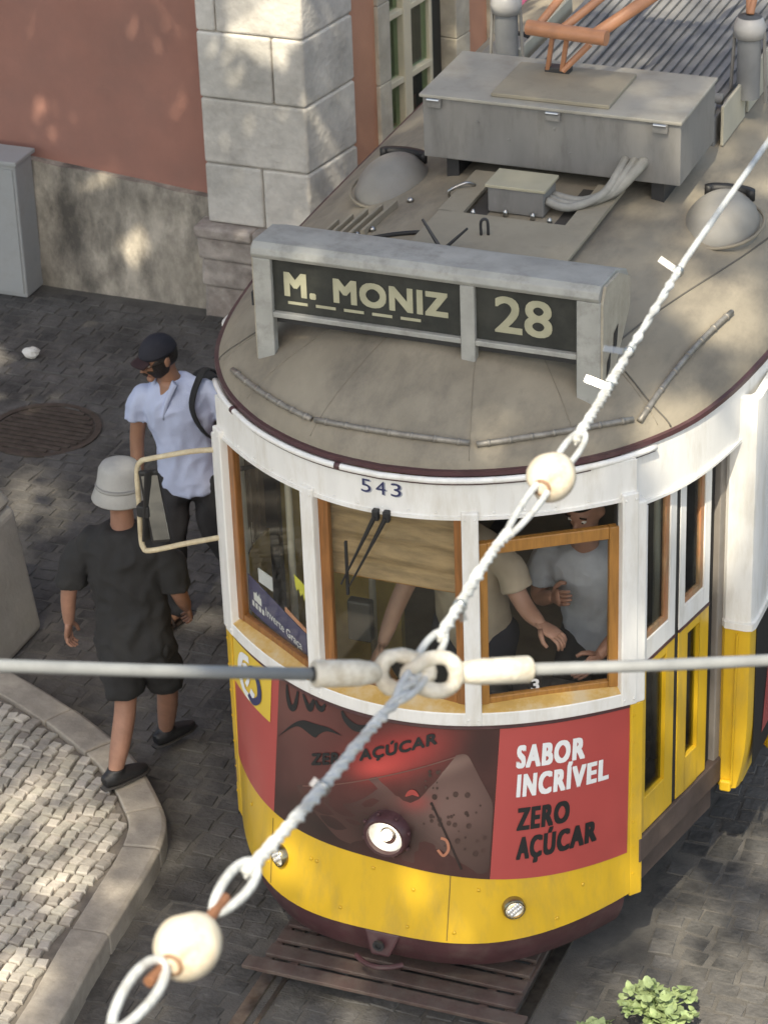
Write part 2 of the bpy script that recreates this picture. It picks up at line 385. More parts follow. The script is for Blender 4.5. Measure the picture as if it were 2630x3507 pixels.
# grooved tram rails
RAILM = mat('rail_steel', (.42, .38, .33), .3, .9, var=.3, vs=20, grime=(.16, .11, .08), gscale=6, gamt=.5)
for i, xr in enumerate((-.6, .6)):
    o = thing('tram_rail', (xr, 0, 0), ['grooved steel rail running under the left half of the tram', 'grooved steel rail running under the right half of the tram'][i], 'rail', 'rails of the tram track')
    s = 1 if xr > 0 else -1
    MB().box(xr-.03, xr+.035, -12, 30, -.05, .004).build('rail_head', RAILM, o, bevel=.004)
    MB().box(xr-s*.085-.01, xr-s*.085+.01, -12, 30, -.05, .001).build('guard_lip', RAILM, o)
    MB().box(xr+s*.036, xr+s*.11, -12, 30, -.06, -.008).build('bedding', mat('asphalt_fill', (.045, .043, .042), .9, bump=.5, bs=120, var=.3), o)
# manhole cover
mh = thing('manhole_cover', (-4.08, 4.42, 0), 'round ribbed iron manhole cover in the road behind the walking men', 'manhole cover')
IRON = mat('cast_iron', (.12, .1, .085), .6, .6, var=.3, vs=12, bump=.4)
MB().lathe([(.36, -.03), (.36, .004), (.32, .004), (.32, -.01)], (-4.08, 4.42, 0), n=40).build('ring', IRON, mh)
MB().lathe([(.31, -.03), (.31, -.002), (0.001, -.002)], (-4.08, 4.42, 0), n=40).build('lid', IRON, mh)
for k in range(-5, 6):
    w = math.sqrt(.3**2-(k*.052)**2)
    MB().box(-4.08-w, -4.08+w, 4.42+k*.052-.015, 4.42+k*.052+.015, -.004, .006).build('rib', IRON, mh)

# ------------------------------------------------------------------ the corner house
def house():
    h = thing('corner_house', (-3.75, 6.4, 0), 'salmon rendered corner house with grey stone quoins and tall cream windows behind the tram', 'house')
    pink = mat('salmon_render', (.40, .195, .15), .85, var=.1, vs=1.5, bump=.15, bs=50, grime=(.30, .17, .14), gscale=1.2, gamt=.5)
    orange = mat('orange_render', (.56, .29, .19), .85, var=.08, vs=2, bump=.15, bs=50)
    plinth = mat('dirty_plinth', (.46, .41, .34), .92, var=.4, vs=3.2, bump=1.0, bs=14, grime=(.085, .078, .07), gscale=1.9, gamt=.9, gcov=.50, stretch=(1.3, 1, .7))
    stone = attr_mat('quoin_stone', [(.62, .59, .54), (.68, .64, .58), (.58, .545, .50), (.65, .60, .53)], .85, .8, 18, .24)
    jamb = mat('jamb_stone', (.52, .48, .40), .8, var=.2, vs=5, bump=.3, bs=30, grime=(.33, .28, .2), gscale=4, gamt=.5)
    cream = mat('window_cream', (.68, .62, .47), .5, var=.06)
    # front (faces the viewer): y about 6.45
    MB().box(-14, -3.72, 6.46, 6.8, -.02, 7.2).build('front_wall', pink, h)
    mb = MB(); us = ip(-14, -3.70, 60)
    top = lambda x: .785+(-3.75-x)*.085
    def f0(x, v):
        n = noise.noise(Vector((x*2.1, v*3, 1)))*.03+noise.noise(Vector((x*7, v*9, 4)))*.012
        return Vector((x, 6.40-n-.05*(1-v), -.02+v*(top(x)+.012*noise.noise(Vector((x*9, 0, 0)))+.02)))
    mb.slab(f0, lambda x, v: Vector((x, 6.475, -.02+v*(top(x)+.02))), us, ip(0, 1, 12)); mb.build('plinth', plinth, h, True, angle=50)
    # quoin pillar: front face x -3.77..-3.03 at y 6.3, return along the facade
    a = R(10); F0 = Vector((-3.03, 6.3, 0)); tv = Vector((math.sin(a), math.cos(a), 0)); rng = random.Random(5)
    A = (-3.03, 6.3); B = (A[0]+tv.x, A[1]+tv.y)
    MB().hexa([(-3.755, 6.325, .3), (-3.045, 6.325, .3), (-3.045+tv.x*.58, 6.3+tv.y*.58, .3), (-3.755, 6.9, .3), (-3.755, 6.325, 7.2), (-3.045, 6.325, 7.2), (-3.045+tv.x*.58, 6.3+tv.y*.58, 7.2), (-3.755, 6.9, 7.2)]).build('quoin_core', mat('mortar', (.46, .42, .37), .95, bump=.5), h)
    z = .66; k = 0
    while z < 7:
        hh = rng.uniform(.36, .46) if z < 2.6 else .42; g = .0035
        split = [-.33, -.52, -.22, -.6, -.4][k % 5]
        xs = [-3.77, -3.03+split, -3.03] if k % 3 != 1 else [-3.77, -3.03]
        for i in range(len(xs)-1):
            x0, x1 = xs[i]+g, xs[i+1]-g; y0 = 6.298+rng.uniform(-.004, .004); last = i == len(xs)-2
            r0 = F0+tv*.595 if last else None
            if last: mb = MB().hexa([(x0, y0, z+g), (x1+g, y0, z+g), (r0.x, r0.y, z+g), (x0, 6.6, z+g), (x0, y0, z+hh-g), (x1+g, y0, z+hh-g), (r0.x, r0.y, z+hh-g), (x0, 6.6, z+hh-g)])
            else: mb = MB().box(x0, x1, y0, 6.6, z+g, z+hh-g)
            mb.build('quoin_block', stone, h, bevel=.018, seg=3)
        z += hh; k += 1
    # rough base of the quoin pillar
    z = -.02
    for k, hh in enumerate((.24, .2, .16, .085)):
        o_ = [.05, .06, .075, .10][k]; xs = [-3.80-o_*.4, -3.42, -3.0] if k % 2 else [-3.8-o_*.4, -3.0]
        for i in range(len(xs)-1):
            x0, x1 = xs[i]+.006, xs[i+1]-.006; e = F0+tv*.6+Vector((o_*.6, 0, 0))
            P = [(x0, 6.3-o_, z), (x1, 6.3-o_, z), (x1+tv.x*.6, 6.3+tv.y*.6, z), (x0, 6.7, z)]
            MB().hexa(P+[(p[0]+rng.uniform(-.01, .01), p[1]+rng.uniform(-.012, .012), z+hh-.006) for p in P]).build('base_block', mat('base_stone', (.42, .37, .33), .9, var=.35, vs=7, bump=1.0, bs=14, grime=(.16, .12, .1), gscale=3, gamt=.6), h, bevel=.02)
        z += hh
    # street facade: wall pieces round a window and a doorway (u metres from the corner)
    n0, n1 = -.4, -.03
    for u0, u1, z0, z1 in [(.58, .93, -.02, 7.2), (.93, 2.02, -.02, .88), (.93, 2.02, 2.75, 7.2), (2.02, 2.42, -.02, 7.2), (2.42, 3.72, 2.55, 7.2), (3.72, 22, -.02, 7.2)]:
        MB().wbox(A, B, u0, u1, z0, z1, n0, n1).build('facade_wall', orange, h)
    for u0, u1 in [(.9, 1.05), (1.90, 2.09), (2.37, 2.53), (3.61, 3.76)]:
        z0 = .88 if u0 < 2 else 0; ze = 2.6 if u0 < 2 else 2.4; hz = [z0, z0+.5, z0+1.05, ze]
        for i in range(3): MB().wbox(A, B, u0, u1, hz[i]+.002, hz[i+1]-.002, -.3, .0).build('jamb_block', jamb, h, bevel=.008)
    MB().wbox(A, B, .9, 2.09, .80, .878, -.35, .05).build('window_sill', jamb, h, bevel=.01)
    MB().wbox(A, B, .9, 2.09, 2.602, 2.78, -.3, .0).build('lintel', jamb, h, bevel=.01)
    MB().wbox(A, B, 2.37, 3.76, 2.402, 2.58, -.3, .0).build('lintel', jamb, h, bevel=.01)
    # window: cream casement with six panes a leaf, green curtain behind
    w = MB().wbox(A, B, 1.05, 1.09, .88, 2.6, -.14, -.07).build('window', cream, h, bevel=.004)
    for q in ((1.66, 1.70, .88, 2.6), (1.09, 1.66, .88, .94), (1.09, 1.66, 2.54, 2.6)): MB().wbox(A, B, *q, -.14, -.07).build('window_frame', cream, w, bevel=.004)
    MB().wbox(A, B, 1.29, 1.39, .94, 2.54, -.13, -.045).build('meeting_stile', cream, w, bevel=.006)
    gl = glass_mat('house_glass', (.8, .9, .82), .05)
    for (u0, u1) in ((1.09, 1.29), (1.39, 1.66)):
        zb = [.94, 1.29, 1.77, 2.25, 2.54]
        for i in range(4):
            if i: MB().wbox(A, B, u0, u1, zb[i]-.02, zb[i]+.02, -.12, -.05).build('glazing_bar', cream, w, bevel=.004)
            MB().wbox(A, B, u0, u1, zb[i]+.02, zb[i+1]-.02, -.10, -.096).build('pane', gl, w)
    mb = MB(); cw = lambda u, v: Vector((A[0]+tv.x*u+tv.y*(-.22-.03*math.sin(u*38)), A[1]+tv.y*u-tv.x*(-.22-.03*math.sin(u*38)), v))
    mb.grid(cw, ip(1.07, 1.68, 60), [.9, 1.7, 2.6]); mb.build('curtain', mat('green_curtain', (.22, .28, .14), .9, var=.4, vs=5), w, True)
    MB().wbox(A, B, 1.70, 1.90, .88, 2.6, -.22, -.12).build('shutter', mat('dark_shutter', (.035, .038, .04), .5), h, bevel=.01)
    # doorway: dark hall
    MB().wbox(A, B, 2.42, 3.72, -.01, .06, -1.6, -.02).build('door_step', jamb, h, bevel=.01)
    MB().wbox(A, B, 2.42, 3.72, .06, 2.55, -1.7, -1.6).wbox(A, B, 2.40, 2.45, .06, 2.55, -1.6, -.4).wbox(A, B, 3.70, 3.75, .06, 2.55, -1.6, -.4).build('hall_wall', mat('hall_grey', (.1, .1, .1), .9), h)
    MB().wbox(A, B, 2.55, 2.62, .06, 2.4, -1.1, -.31).build('door', mat('door_paint', (.09, .1, .1), .5), h, bevel=.01)
    # roof keeps the wall tops closed
    MB().hexa([(-14, 6.2, 7.2), (-2.95, 6.2, 7.2), (-2.95+tv.x*22, 6.2+tv.y*22, 7.2), (-14, 28, 7.2), (-14, 6.2, 7.4), (-2.95, 6.2, 7.4), (-2.95+tv.x*22, 6.2+tv.y*22, 7.4), (-14, 28, 7.4)]).build('eaves', jamb, h)
house()
# utility box at the left edge of the plinth
ub = thing('utility_cabinet', (-5.3, 6.1, 0), 'blue grey metal utility cabinet against the dirty plinth at the far left', 'cabinet')
GB = mat('cabinet_paint', (.42, .43, .43), .85, 0, var=.2, vs=4, grime=(.24, .23, .21), gscale=4)
MB().box(-5.62, -5.08, 6.12, 6.36, 0, .97).build('case', GB, ub, bevel=.012)
MB().box(-5.60, -5.10, 6.112, 6.122, .03, .94).build('door', GB, ub, bevel=.004)
MB().box(-5.64, -5.06, 6.10, 6.38, .97, 1.0).build('lid', GB, ub, bevel=.006)
# pale stone pedestal at the corner of the island
pd = thing('stone_pedestal', (-3.4, 2.0, 0), 'pale stone pedestal with a rounded cap at the left edge beside the kerb', 'pedestal')
PS = mat('pedestal_stone', (.42, .39, .34), .8, var=.12, vs=4, bump=.4, bs=35, grime=(.3, .27, .22), gscale=3, gamt=.5)
MB().hexa([(-3.8, 1.72, 0), (-2.98, 1.72, 0), (-2.98, 2.3, 0), (-3.8, 2.3, 0), (-3.75, 1.76, .80), (-3.06, 1.76, .80), (-3.06, 2.26, .80), (-3.75, 2.26, .80)]).build('shaft', PS, pd, bevel=.05, seg=4)
MB().hexa([(-3.78, 1.74, .803), (-3.05, 1.74, .803), (-3.05, 2.28, .803), (-3.78, 2.28, .803), (-3.7, 1.82, .95), (-3.13, 1.82, .95), (-3.13, 2.2, .95), (-3.7, 2.2, .95)]).build('cap', PS, pd, bevel=.06, seg=4)
# litter and rubble at the foot of the plinth
rng = random.Random(21); RB = mat('rubble', (.15, .135, .115), .9, var=.3, vs=9, bump=.6)
def lump(name, c, r, m, label, cat, group=None, seed=0):
    mb = MB(); mb.ball(Vector(c)+Vector((0, 0, r*.55)), (r, r*.85, r*.62), nu=10, nv=7, fn=lambda q: q*(1+.35*noise.noise(q*1.7+Vector((seed, 0, 0)))))
    return tag(mb.build(name, m, None, False), label, cat, group)
lump('crumpled_paper', (-4.63, 5.32, 0), .06, mat('paper_white', (.75, .73, .68), .8), 'small crumpled white paper lying on the road at the left edge', 'litter')
# weeds between the stones by the track
def weed(loc, h, n, spread, label, seed):
    rng = random.Random(seed); t = thing('weed', loc, label, 'plant', 'weeds beside the track'); L = Vector(loc)
    leafm = mat('weed_leaf', (.24, .31, .14), .55, var=.45, vs=14); st = mat('weed_stem', (.14, .2, .07), .6)
    for k in range(n):
        w = rng.uniform(0, 6.28); q = spread*math.sqrt(rng.random()); tip = L+Vector((math.cos(w)*q, math.sin(w)*q, h*rng.uniform(.45, 1)*(1-.35*q/spread)))
        mid = (L+tip)/2+Vector((0, 0, h*.2)); path = catmull([L, mid, tip], 3)
        s = MB().tube(path, [.004]*len(path), 5).build('stem', st, t)
        for j in range(5):
            c = tip if j == 0 else path[rng.randrange(3, len(path))]+Vector((rng.uniform(-.03, .03), rng.uniform(-.03, .03), .01))
            sz = rng.uniform(.012, .036); M = Matrix.Rotation(rng.uniform(0, 6.28), 3, 'Z') @ Matrix.Rotation(rng.uniform(-.6, .6), 3, 'X') @ Matrix.Rotation(rng.uniform(-.5, .5), 3, 'Y')
            mb = MB(); rim = [c+M @ Vector((sz*math.cos(a_)*(1+.12*math.cos(3*a_)), sz*.62*math.sin(a_), sz*.18*math.cos(2*a_))) for a_ in [2*math.pi*i/9 for i in range(9)]]
            mb.add([c+M @ Vector((0, 0, -sz*.12))]+rim, [(0, 1+i, 1+(i+1) % 9) for i in range(9)]); mb.build('leaf', leafm, s, True)
weed((1.18, .13, 0), .25, 44, .17, 'round leaved green weed clump growing beside the track at lower right', 5)
weed((.94, -.02, 0), .10, 6, .07, 'tiny green weed sprig just left of the larger weed clump', 9)
# ------------------------------------------------------------------ the tram
WHITE = mat('cream_white_paint', (.83, .82, .79), .35, var=.04, vs=5, bump=.05, bs=12, grime=(.55, .5, .40), gscale=3, gamt=.5, gcov=.56, coat=.15, stretch=(3, 3, .7))
YELLOW = mat('tram_yellow', (.70, .435, .028), .32, var=.05, vs=4, bump=.06, bs=10, grime=(.40, .27, .07), gscale=2.4, gamt=.55, gcov=.56, coat=.2, stretch=(3, 3, .8))
MAROON = mat('maroon_paint', (.075, .032, .036), .4, var=.2, vs=8, bump=.1, grime=(.12, .09, .08), gscale=9, gamt=.5, gcov=.58)
ROOFM = mat('dusty_roof_canvas', (.28, .245, .188), .85, var=.22, vs=2.6, bump=.3, bs=40, grime=(.12, .105, .088), gscale=4, gamt=.6, gcov=.57, stretch=(1, .45, 1))
GREY_SHADE = mat('roof_box_grey_shade', (.23, .222, .21), .6, var=.1, vs=4, bump=.06, bs=20, grime=(.13, .12, .11), gscale=6, gamt=.55, gcov=.57, stretch=(2.2, 1, .5))  # box paint with the shade of its front put into the colour
GREY_LIT = mat('roof_box_grey_lit', (.36, .34, .295), .65, var=.1, vs=4, bump=.06, bs=20, grime=(.24, .215, .175), gscale=5, gamt=.6, gcov=.55)  # same box paint, made lighter for the light falling on its top
SIGNG = mat('sign_case_grey', (.36, .36, .335), .55, var=.16, vs=7, bump=.12, bs=30, grime=(.17, .16, .14), gscale=10, gamt=.6, gcov=.57)
PLATE = mat('roof_plate', (.31, .275, .21), .75, var=.12, vs=4, bump=.1, bs=30, grime=(.17, .15, .12), gscale=8, gamt=.5, gcov=.6)
WOOD = mat('varnished_wood', (.26, .108, .032), .38, var=.3, vs=9, stretch=(7, 7, .7), bump=.08, bs=40, coat=.3)
WOODL = mat('varnished_light_wood', (.36, .17, .042), .35, var=.22, vs=9, stretch=(7, 7, .7), bump=.06, bs=40, coat=.3)
OCHRE = mat('ochre_sill', (.58, .36, .1), .5, var=.2, vs=8, grime=(.55, .5, .38), gscale=8, gamt=.6)
BLACK = mat('black_rubber', (.018, .018, .019), .55, var=0)
DARK = mat('dark_metal', (.05, .05, .052), .5, .3, var=.2)
CHROME = mat('chrome', (.85, .84, .82), .22, .75, var=0)
STEEL = mat('brushed_steel', (.5, .49, .47), .3, 1, var=.1)
GLASS = glass_mat('tram_glass', (.97, .98, .96), .02)
LENS = glass_mat('lamp_glass', (.97, .97, .97), .10, .05)
RED = mat('advert_red', (.42, .066, .06), .4, var=.05, vs=2, coat=.2)
PRINTW = mat('print_white', (.78, .78, .78), .45, var=.04)
PRINTK = mat('print_black', (.012, .012, .013), .5, var=0)
NAVY = mat('print_navy', (.03, .035, .11), .45, var=0)
tram = thing('tram', (0, 0, 0), 'yellow and white vintage tram with a red advert across its rounded front', 'tram')
ZS = 1.458
def S(x, z):
    w = min(max((ZS-z)/1.008, 0), 1); y0 = .03-.2*w; yc = .48-.02*w
    return y0+(yc-y0)*(abs(x)/.95)**(2+w)
def fp(x, z, off=0): 
    g = math.hypot(1, (S(x+.01, z)-S(x-.01, z))/.02); nx = (S(x+.01, z)-S(x-.01, z))/.02/g
    return Vector((x+nx*off, S(x, z)-off/g, z))
XS = ip(-.95, .95, 40)
def band(z0, z1, o0, o1, xs=XS, nz=1):
    mb = MB(); return mb.slab(lambda x, z: fp(x, z, o1), lambda x, z: fp(x, z, o0), xs, ip(z0, z1, nz))
band(.45, ZS, -.03, 0, nz=10).build('dash_panel', YELLOW, tram, True, angle=40)
# maroon fender under the dash
mb = MB(); mb.slab(lambda x, v: fp(x*.985, .45, -.008-.05*(1-v)**2)+Vector((0, 0, -.16*(1-v))), lambda x, v: fp(x*.985, .45, -.10)+Vector((0, 0, -.16*(1-v))), XS, ip(0, .99, 5)); mb.build('fender', MAROON, tram, True, angle=40)
# lip strips and rivets on the yellow band
for x, z in [(-.78, .70), (-.36, .70), (-.33, .70), (-.2, .52), (.12, .50), (.14, .68), (.42, .70), (.72, .50), (.80, .62), (-.05, .745), (-.62, .55), (.33, .5)]:
    p = fp(x, z, 0); q = fp(x, z, .006); MB().lathe([(.009, 0), (.008, .004), (.003, .006)], p, q-p, 10).build('rivet', YELLOW, tram, True)
def zb(x): return .79-.06*x-.06*x*x
def advert(x0, x1, m, off=.003, n=16):
    mb = MB(); mb.slab(lambda x, v: fp(x, zb(x)+(1.432-zb(x))*v, off), lambda x, v: fp(x, zb(x)+(1.432-zb(x))*v, .0005), ip(x0, x1, n), ip(0, 1, 10)); return mb.build('advert_panel', m, tram, True, angle=40)
def dmap(x0, z0, dx=0, dz=0, off=.0055):
    """text placer on the dash: slope dz per metre of x"""
    return lambda a, b: fp(x0+a+b*dx, z0+b+a*dz, off)
adL = advert(-.938, -.594, RED); adL['label'] = 'red advert panel at the left with a yellow round badge patch'
adR = advert(.462, .936, RED, n=18); adR['label'] = 'plain red advert panel with white and black slogan'
COLA = print_mat('advert_dark', (.060, .020, .018), [(-.45, 1.34, .28, .22, (.145, .048, .042), .9, 0), (-.40, 1.12, .25, .16, (.10, .032, .03), .8, 0), (.05, 1.30, .26, .11, (.40, .045, .042), .95, .42), (-.05, 1.22, .12, .05, (.55, .07, .06), .8, .38), (.40, 1.36, .10, .2, (.035, .012, .012), .9, 0), (-.3, .86, .35, .12, (.018, .01, .01), .9, 0)])
adM = advert(-.5935, .4615, COLA, n=30); adM['label'] = 'dark brown advert print with a droplet covered bottle and black lettering'
# yellow badge patch on the left red panel
def poly_on(name, pts, m, parent, off, n=6):
    """triangulated convex print patch following the curved dash"""
    mb = MB(); c = (sum(p[0] for p in pts)/len(pts), sum(p[1] for p in pts)/len(pts)); V = [c]; F = []; ring = []
    for i in range(len(pts)):
        a = pts[i]; b = pts[(i+1) % len(pts)]
        for k in range(n): ring.append((a[0]+(b[0]-a[0])*k/n, a[1]+(b[1]-a[1])*k/n))
    L = [[(c[0]+(p[0]-c[0])*t, c[1]+(p[1]-c[1])*t) for p in ring] for t in (.25, .5, .75, 1)]; k = len(ring)
    V += [q for l in L for q in l]; F += [(0, 1+i, 1+(i+1) % k) for i in range(k)]
    for j in range(3): F += [(1+j*k+i, 1+(j+1)*k+i, 1+(j+1)*k+(i+1) % k, 1+j*k+(i+1) % k) for i in range(k)]
    mb.add([fp(q[0], q[1], off) for q in V], F); return mb.build(name, m, parent, True, merge=False)
def stroke_on(name, pts, w, m, parent, off, k=6):
    P = catmull([(p[0], p[1], 0) for p in pts], k); n = len(P); mb = MB(); V = []
    for i, p in enumerate(P):
        t = (P[min(i+1, n-1)]-P[max(i-1, 0)]).normalized(); q = Vector((-t.y, t.x, 0)); u = i/(n-1)
        ww = (w(u) if callable(w) else w)/2; V += [fp(p.x+q.x*ww, p.y+q.y*ww, off), fp(p.x-q.x*ww, p.y-q.y*ww, off)]
    mb.add(V, [(2*i, 2*i+1, 2*i+3, 2*i+2) for i in range(n-1)]); return mb.build(name, m, parent, merge=False)
BADGE = mat('badge_yellow', (.72, .50, .06), .4, var=.04)
poly_on('badge_patch', [(-.932, 1.20), (-.640, 1.20), (-.640, 1.43), (-.932, 1.43)], BADGE, adL, .005)
stroke_on('badge_ring', [(-.80, 1.40), (-.855, 1.385), (-.875, 1.31), (-.845, 1.235), (-.79, 1.225), (-.765, 1.27)], .032, PRINTW, adL, .008)
stroke_on('badge_ring', [(-.80, 1.35), (-.765, 1.375), (-.725, 1.33), (-.72, 1.265), (-.765, 1.222), (-.80, 1.235)], .030, NAVY, adL, .0085)
stroke_on('badge_ring', [(-.845, 1.345), (-.815, 1.36), (-.80, 1.31), (-.82, 1.265)], .02, PRINTW, adL, .009)
# white and black slogan on the right
for txt, x, z, w, m in [('SABOR', .533, 1.250, .250, PRINTW), ('INCRÍVEL', .541, 1.118, .327, PRINTW), ('ZERO', .550, .963, .190, PRINTK), ('AÇÚCAR', .556, .828, .280, PRINTK)]:
    text_on('lettering', txt, .100, dmap(x, z+.003, dz=-.03), m, adR, width=w, fat=.0043, space=1.2)
# dark print: script strokes, tagline, bottle and droplets
for pts, ww in [([(-.541, 1.43), (-.532, 1.375), (-.511, 1.337), (-.486, 1.36), (-.474, 1.43)], .028), ([(-.444, 1.43), (-.424, 1.40), (-.403, 1.378), (-.388, 1.41), (-.383, 1.43)], .026), ([(-.372, 1.43), (-.360, 1.408), (-.338, 1.402), (-.320, 1.43)], .026), ([(-.232, 1.43), (-.216, 1.403), (-.185, 1.382), (-.150, 1.375), (-.10, 1.392), (-.07, 1.42)], .034)]:
    stroke_on('script_stroke', pts, lambda u, ww=ww: ww*(.35+.65*math.sin(math.pi*u)), PRINTK, adM, .006)
mb = MB(); up = catmull([(-.585, 1.165, 0), (-.50, 1.266, 0), (-.44, 1.311, 0), (-.385, 1.322, 0), (-.34, 1.328, 0), (-.29, 1.333, 0), (-.225, 1.318, 0)], 5); lo = catmull([(-.585, 1.165, 0), (-.50, 1.25, 0), (-.45, 1.275, 0), (-.37, 1.262, 0), (-.345, 1.285, 0), (-.30, 1.315, 0), (-.225, 1.318, 0)], 5)
mb.add([fp(p.x, p.y, .0062) for p in up]+[fp(p.x, p.y, .0062) for p in lo], [(i, i+1, len(up)+i+1, len(up)+i) for i in range(len(up)-1)]); mb.build('script_swash', PRINTK, adM, merge=False)
V, F = text_geo('ZERO AÇÚCAR', .050, 1.0, .0, 0, 1.1)
x0 = min(v[0] for v in V); x1 = max(v[0] for v in V); kx = .585/(x1-x0)
mb = MB()
for i in range(6): mb.add([fp(-.376+(v[0]-x0)*kx+.0035*math.cos(i*1.05), 1.136+v[1]+.40*((v[0]-x0)*kx)+.0035*math.sin(i*1.05), .0086+.0001*i) for v in V], F)
mb.build('lettering', PRINTK, adM, merge=False)
GLOW = mat('print_glow_red', (.38, .06, .05), .4, var=.5, vs=5); BOT2 = mat('print_bottle_dark', (.026, .014, .013), .35, var=.5, vs=6)
BOT1 = print_mat('print_bottle', (.045, .021, .019), [(-.05, 1.02, .45, .3, (.085, .038, .033), .85, .3), (.28, 1.07, .22, .26, (.17, .10, .085), .95, -.3), (.25, 1.26, .18, .04, (.23, .145, .12), .9, .42), (-.1, 1.12, .36, .03, (.12, .055, .047), .9, .38), (.38, .90, .10, .12, (.085, .048, .04), .9, 0), (.13, 1.09, .075, .05, (.30, .055, .05), .75, .2), (-.22, 1.0, .10, .08, (.055, .022, .02), .8, 0), (.02, .93, .22, .1, (.012, .008, .008), .9, 0)])
def rounded(pts, r, k=4):
    out = []
    for i in range(len(pts)):
        a = Vector((*pts[i-1], 0)); b = Vector((*pts[i], 0)); c = Vector((*pts[(i+1) % len(pts)], 0)); p0 = b+(a-b).normalized()*r; p1 = b+(c-b).normalized()*r
        for j in range(k+1): t_ = j/k; q = p0*(1-t_)**2+b*2*t_*(1-t_)+p1*t_**2; out.append((q.x, q.y))
    return out
poly_on('print_bottle_body', rounded([(-.47, 1.0), (.335, 1.335), (.455, 1.10), (.455, .775), (-.22, .84)], .035), BOT1, adM, .005, 2)
rng = random.Random(8)
for k in range(46):
    x = rng.uniform(.17, .43); z = rng.uniform(.86, 1.26)
    if z > 1.32-(x-.3)*1.9 or z < 1.1-x*.9: continue
    s_ = rng.uniform(.003, .012); poly_on('print_droplet', [(x+s_*math.cos(a), z+s_*1.15*math.sin(a)) for a in ip(0, 5.5, 9)], mat('print_drop', (.06, .032, .027), .35, var=.4, vs=20), adM, .0072, 1)
for x, z, s_ in [(.115, 1.12, .03)]:
    stroke_on('print_highlight', [(x-s_, z-s_*.3), (x, z+s_*.5), (x+s_, z)], lambda u: .022*math.sin(math.pi*u)+.002, GLOW, adM, .0075)
stroke_on('print_highlight', [(.24, .885), (.265, .86), (.285, .89), (.275, .93), (.25, .94)], .012, mat('print_cork', (.42, .17, .1), .4), adM, .0078)
stroke_on('print_bottle_edge', [(.20, 1.10), (.27, .96), (.345, .80)], .010, BOT2, adM, .0074)
stroke_on('print_bottle_edge', [(-.42, 1.018), (-.1, 1.15), (.29, 1.312)], .005, mat('print_edge', (.16, .08, .065), .4), adM, .0074)
# sill: white rail with ochre ledge above it
band(ZS, 1.523, -.03, .022).build('sill_rail', WHITE, tram, True, bevel=.004, angle=40)
band(1.436, 1.4575, -.01, .008).build('sill_bead', MAROON, tram, True, angle=40)
mb = MB(); mb.slab(lambda x, v: fp(x, ZS, .018-.075*v)+Vector((0, 0, .068+.034*v)), lambda x, v: fp(x, ZS, .018-.075*v)+Vector((0, 0, .06)), XS, ip(0, 1, 2)); mb.build('sill_ledge', OCHRE, tram, True, angle=40)
# letter board above the windows
band(2.475, 2.645, -.025, .004, nz=2).build('letter_board', WHITE, tram, True, angle=40)
band(2.462, 2.478, -.02, .012).build('letter_board_bead', WHITE, tram, True, angle=40)
for i, x in enumerate(ip(-.9, .9, 16)):
    p = fp(x, 2.492, .004); q = fp(x, 2.492, .01); MB().lathe([(.006, 0), (.005, .003), (.002, .004)], p, q-p, 8).build('rivet', WHITE, tram, True)
nb = thing('fleet_number', (0, 0, 0), '', ''); bpy.data.objects.remove(nb)
lb = MB().slab(lambda x, z: fp(x, z, .0052), lambda x, z: fp(x, z, .0042), ip(-.115, .11, 4), [2.543, 2.632]).build('fleet_number', WHITE, tram)
SHADOWN = mat('numeral_shade', (.35, .37, .42), .45)
for dx, m, o_ in ((.006, SHADOWN, .0062), (0, NAVY, .0072)):
    for i, ch in enumerate('543'):
        text_on('numeral', ch, .064, lambda a, b, i=i: fp(-.092+dx+i*.066+a, 2.553+b-dx*.5, o_), m, lb, bold=.0, width=.044)
for x in (-.60, .30): MB().slab(lambda u, z: fp(x+u, z, .0015), lambda u, z: fp(x+u, z, .0003), [-.002, .002], ip(.46, .77, 4)).build('panel_seam', mat('seam_line', (.2, .13, .03), .8), tram)
# window posts
def post(xc, w, z0=ZS+.002, z1=2.50, o=.026):
    mb = MB(); mb.slab(lambda x, z: fp(x, z, o), lambda x, z: fp(x, z, -.05), [xc-w/2, xc, xc+w/2], [z0, z1]); p = mb.build('window_post', WHITE, tram, bevel=.006)
    for z in (z0+.03, z1-.03):
        for s in (-1, 1):
            a = fp(xc+s*w*.3, z, o); b = fp(xc+s*w*.3, z, o+.01); MB().lathe([(.006, 0), (.005, .003), (.002, .004)], a, b-a, 8).build('screw', WHITE, p, True)
post(-.357, .066); post(.357, .066); post(-.925, .055); post(.925, .055)
for s in (-1, 1):   # corner posts between front and doors
    A, B = ((.937, .462), (.982, .512)) if s > 0 else ((-.982, .512), (-.937, .462))
    MB().wbox(A, B, 0, .066, 1.46, 2.45, -.05, .02).build('corner_post', WHITE, tram, bevel=.008)
    MB().wbox(A, B, 0, .066, .43, 1.457, -.05, .012).build('corner_strip', YELLOW, tram, bevel=.008)
    for k in range(7):
        P = MB().wbox(A, B, .012, .02, .55+k*.14, .558+k*.14, .012, .016).build('rivet', YELLOW, tram)
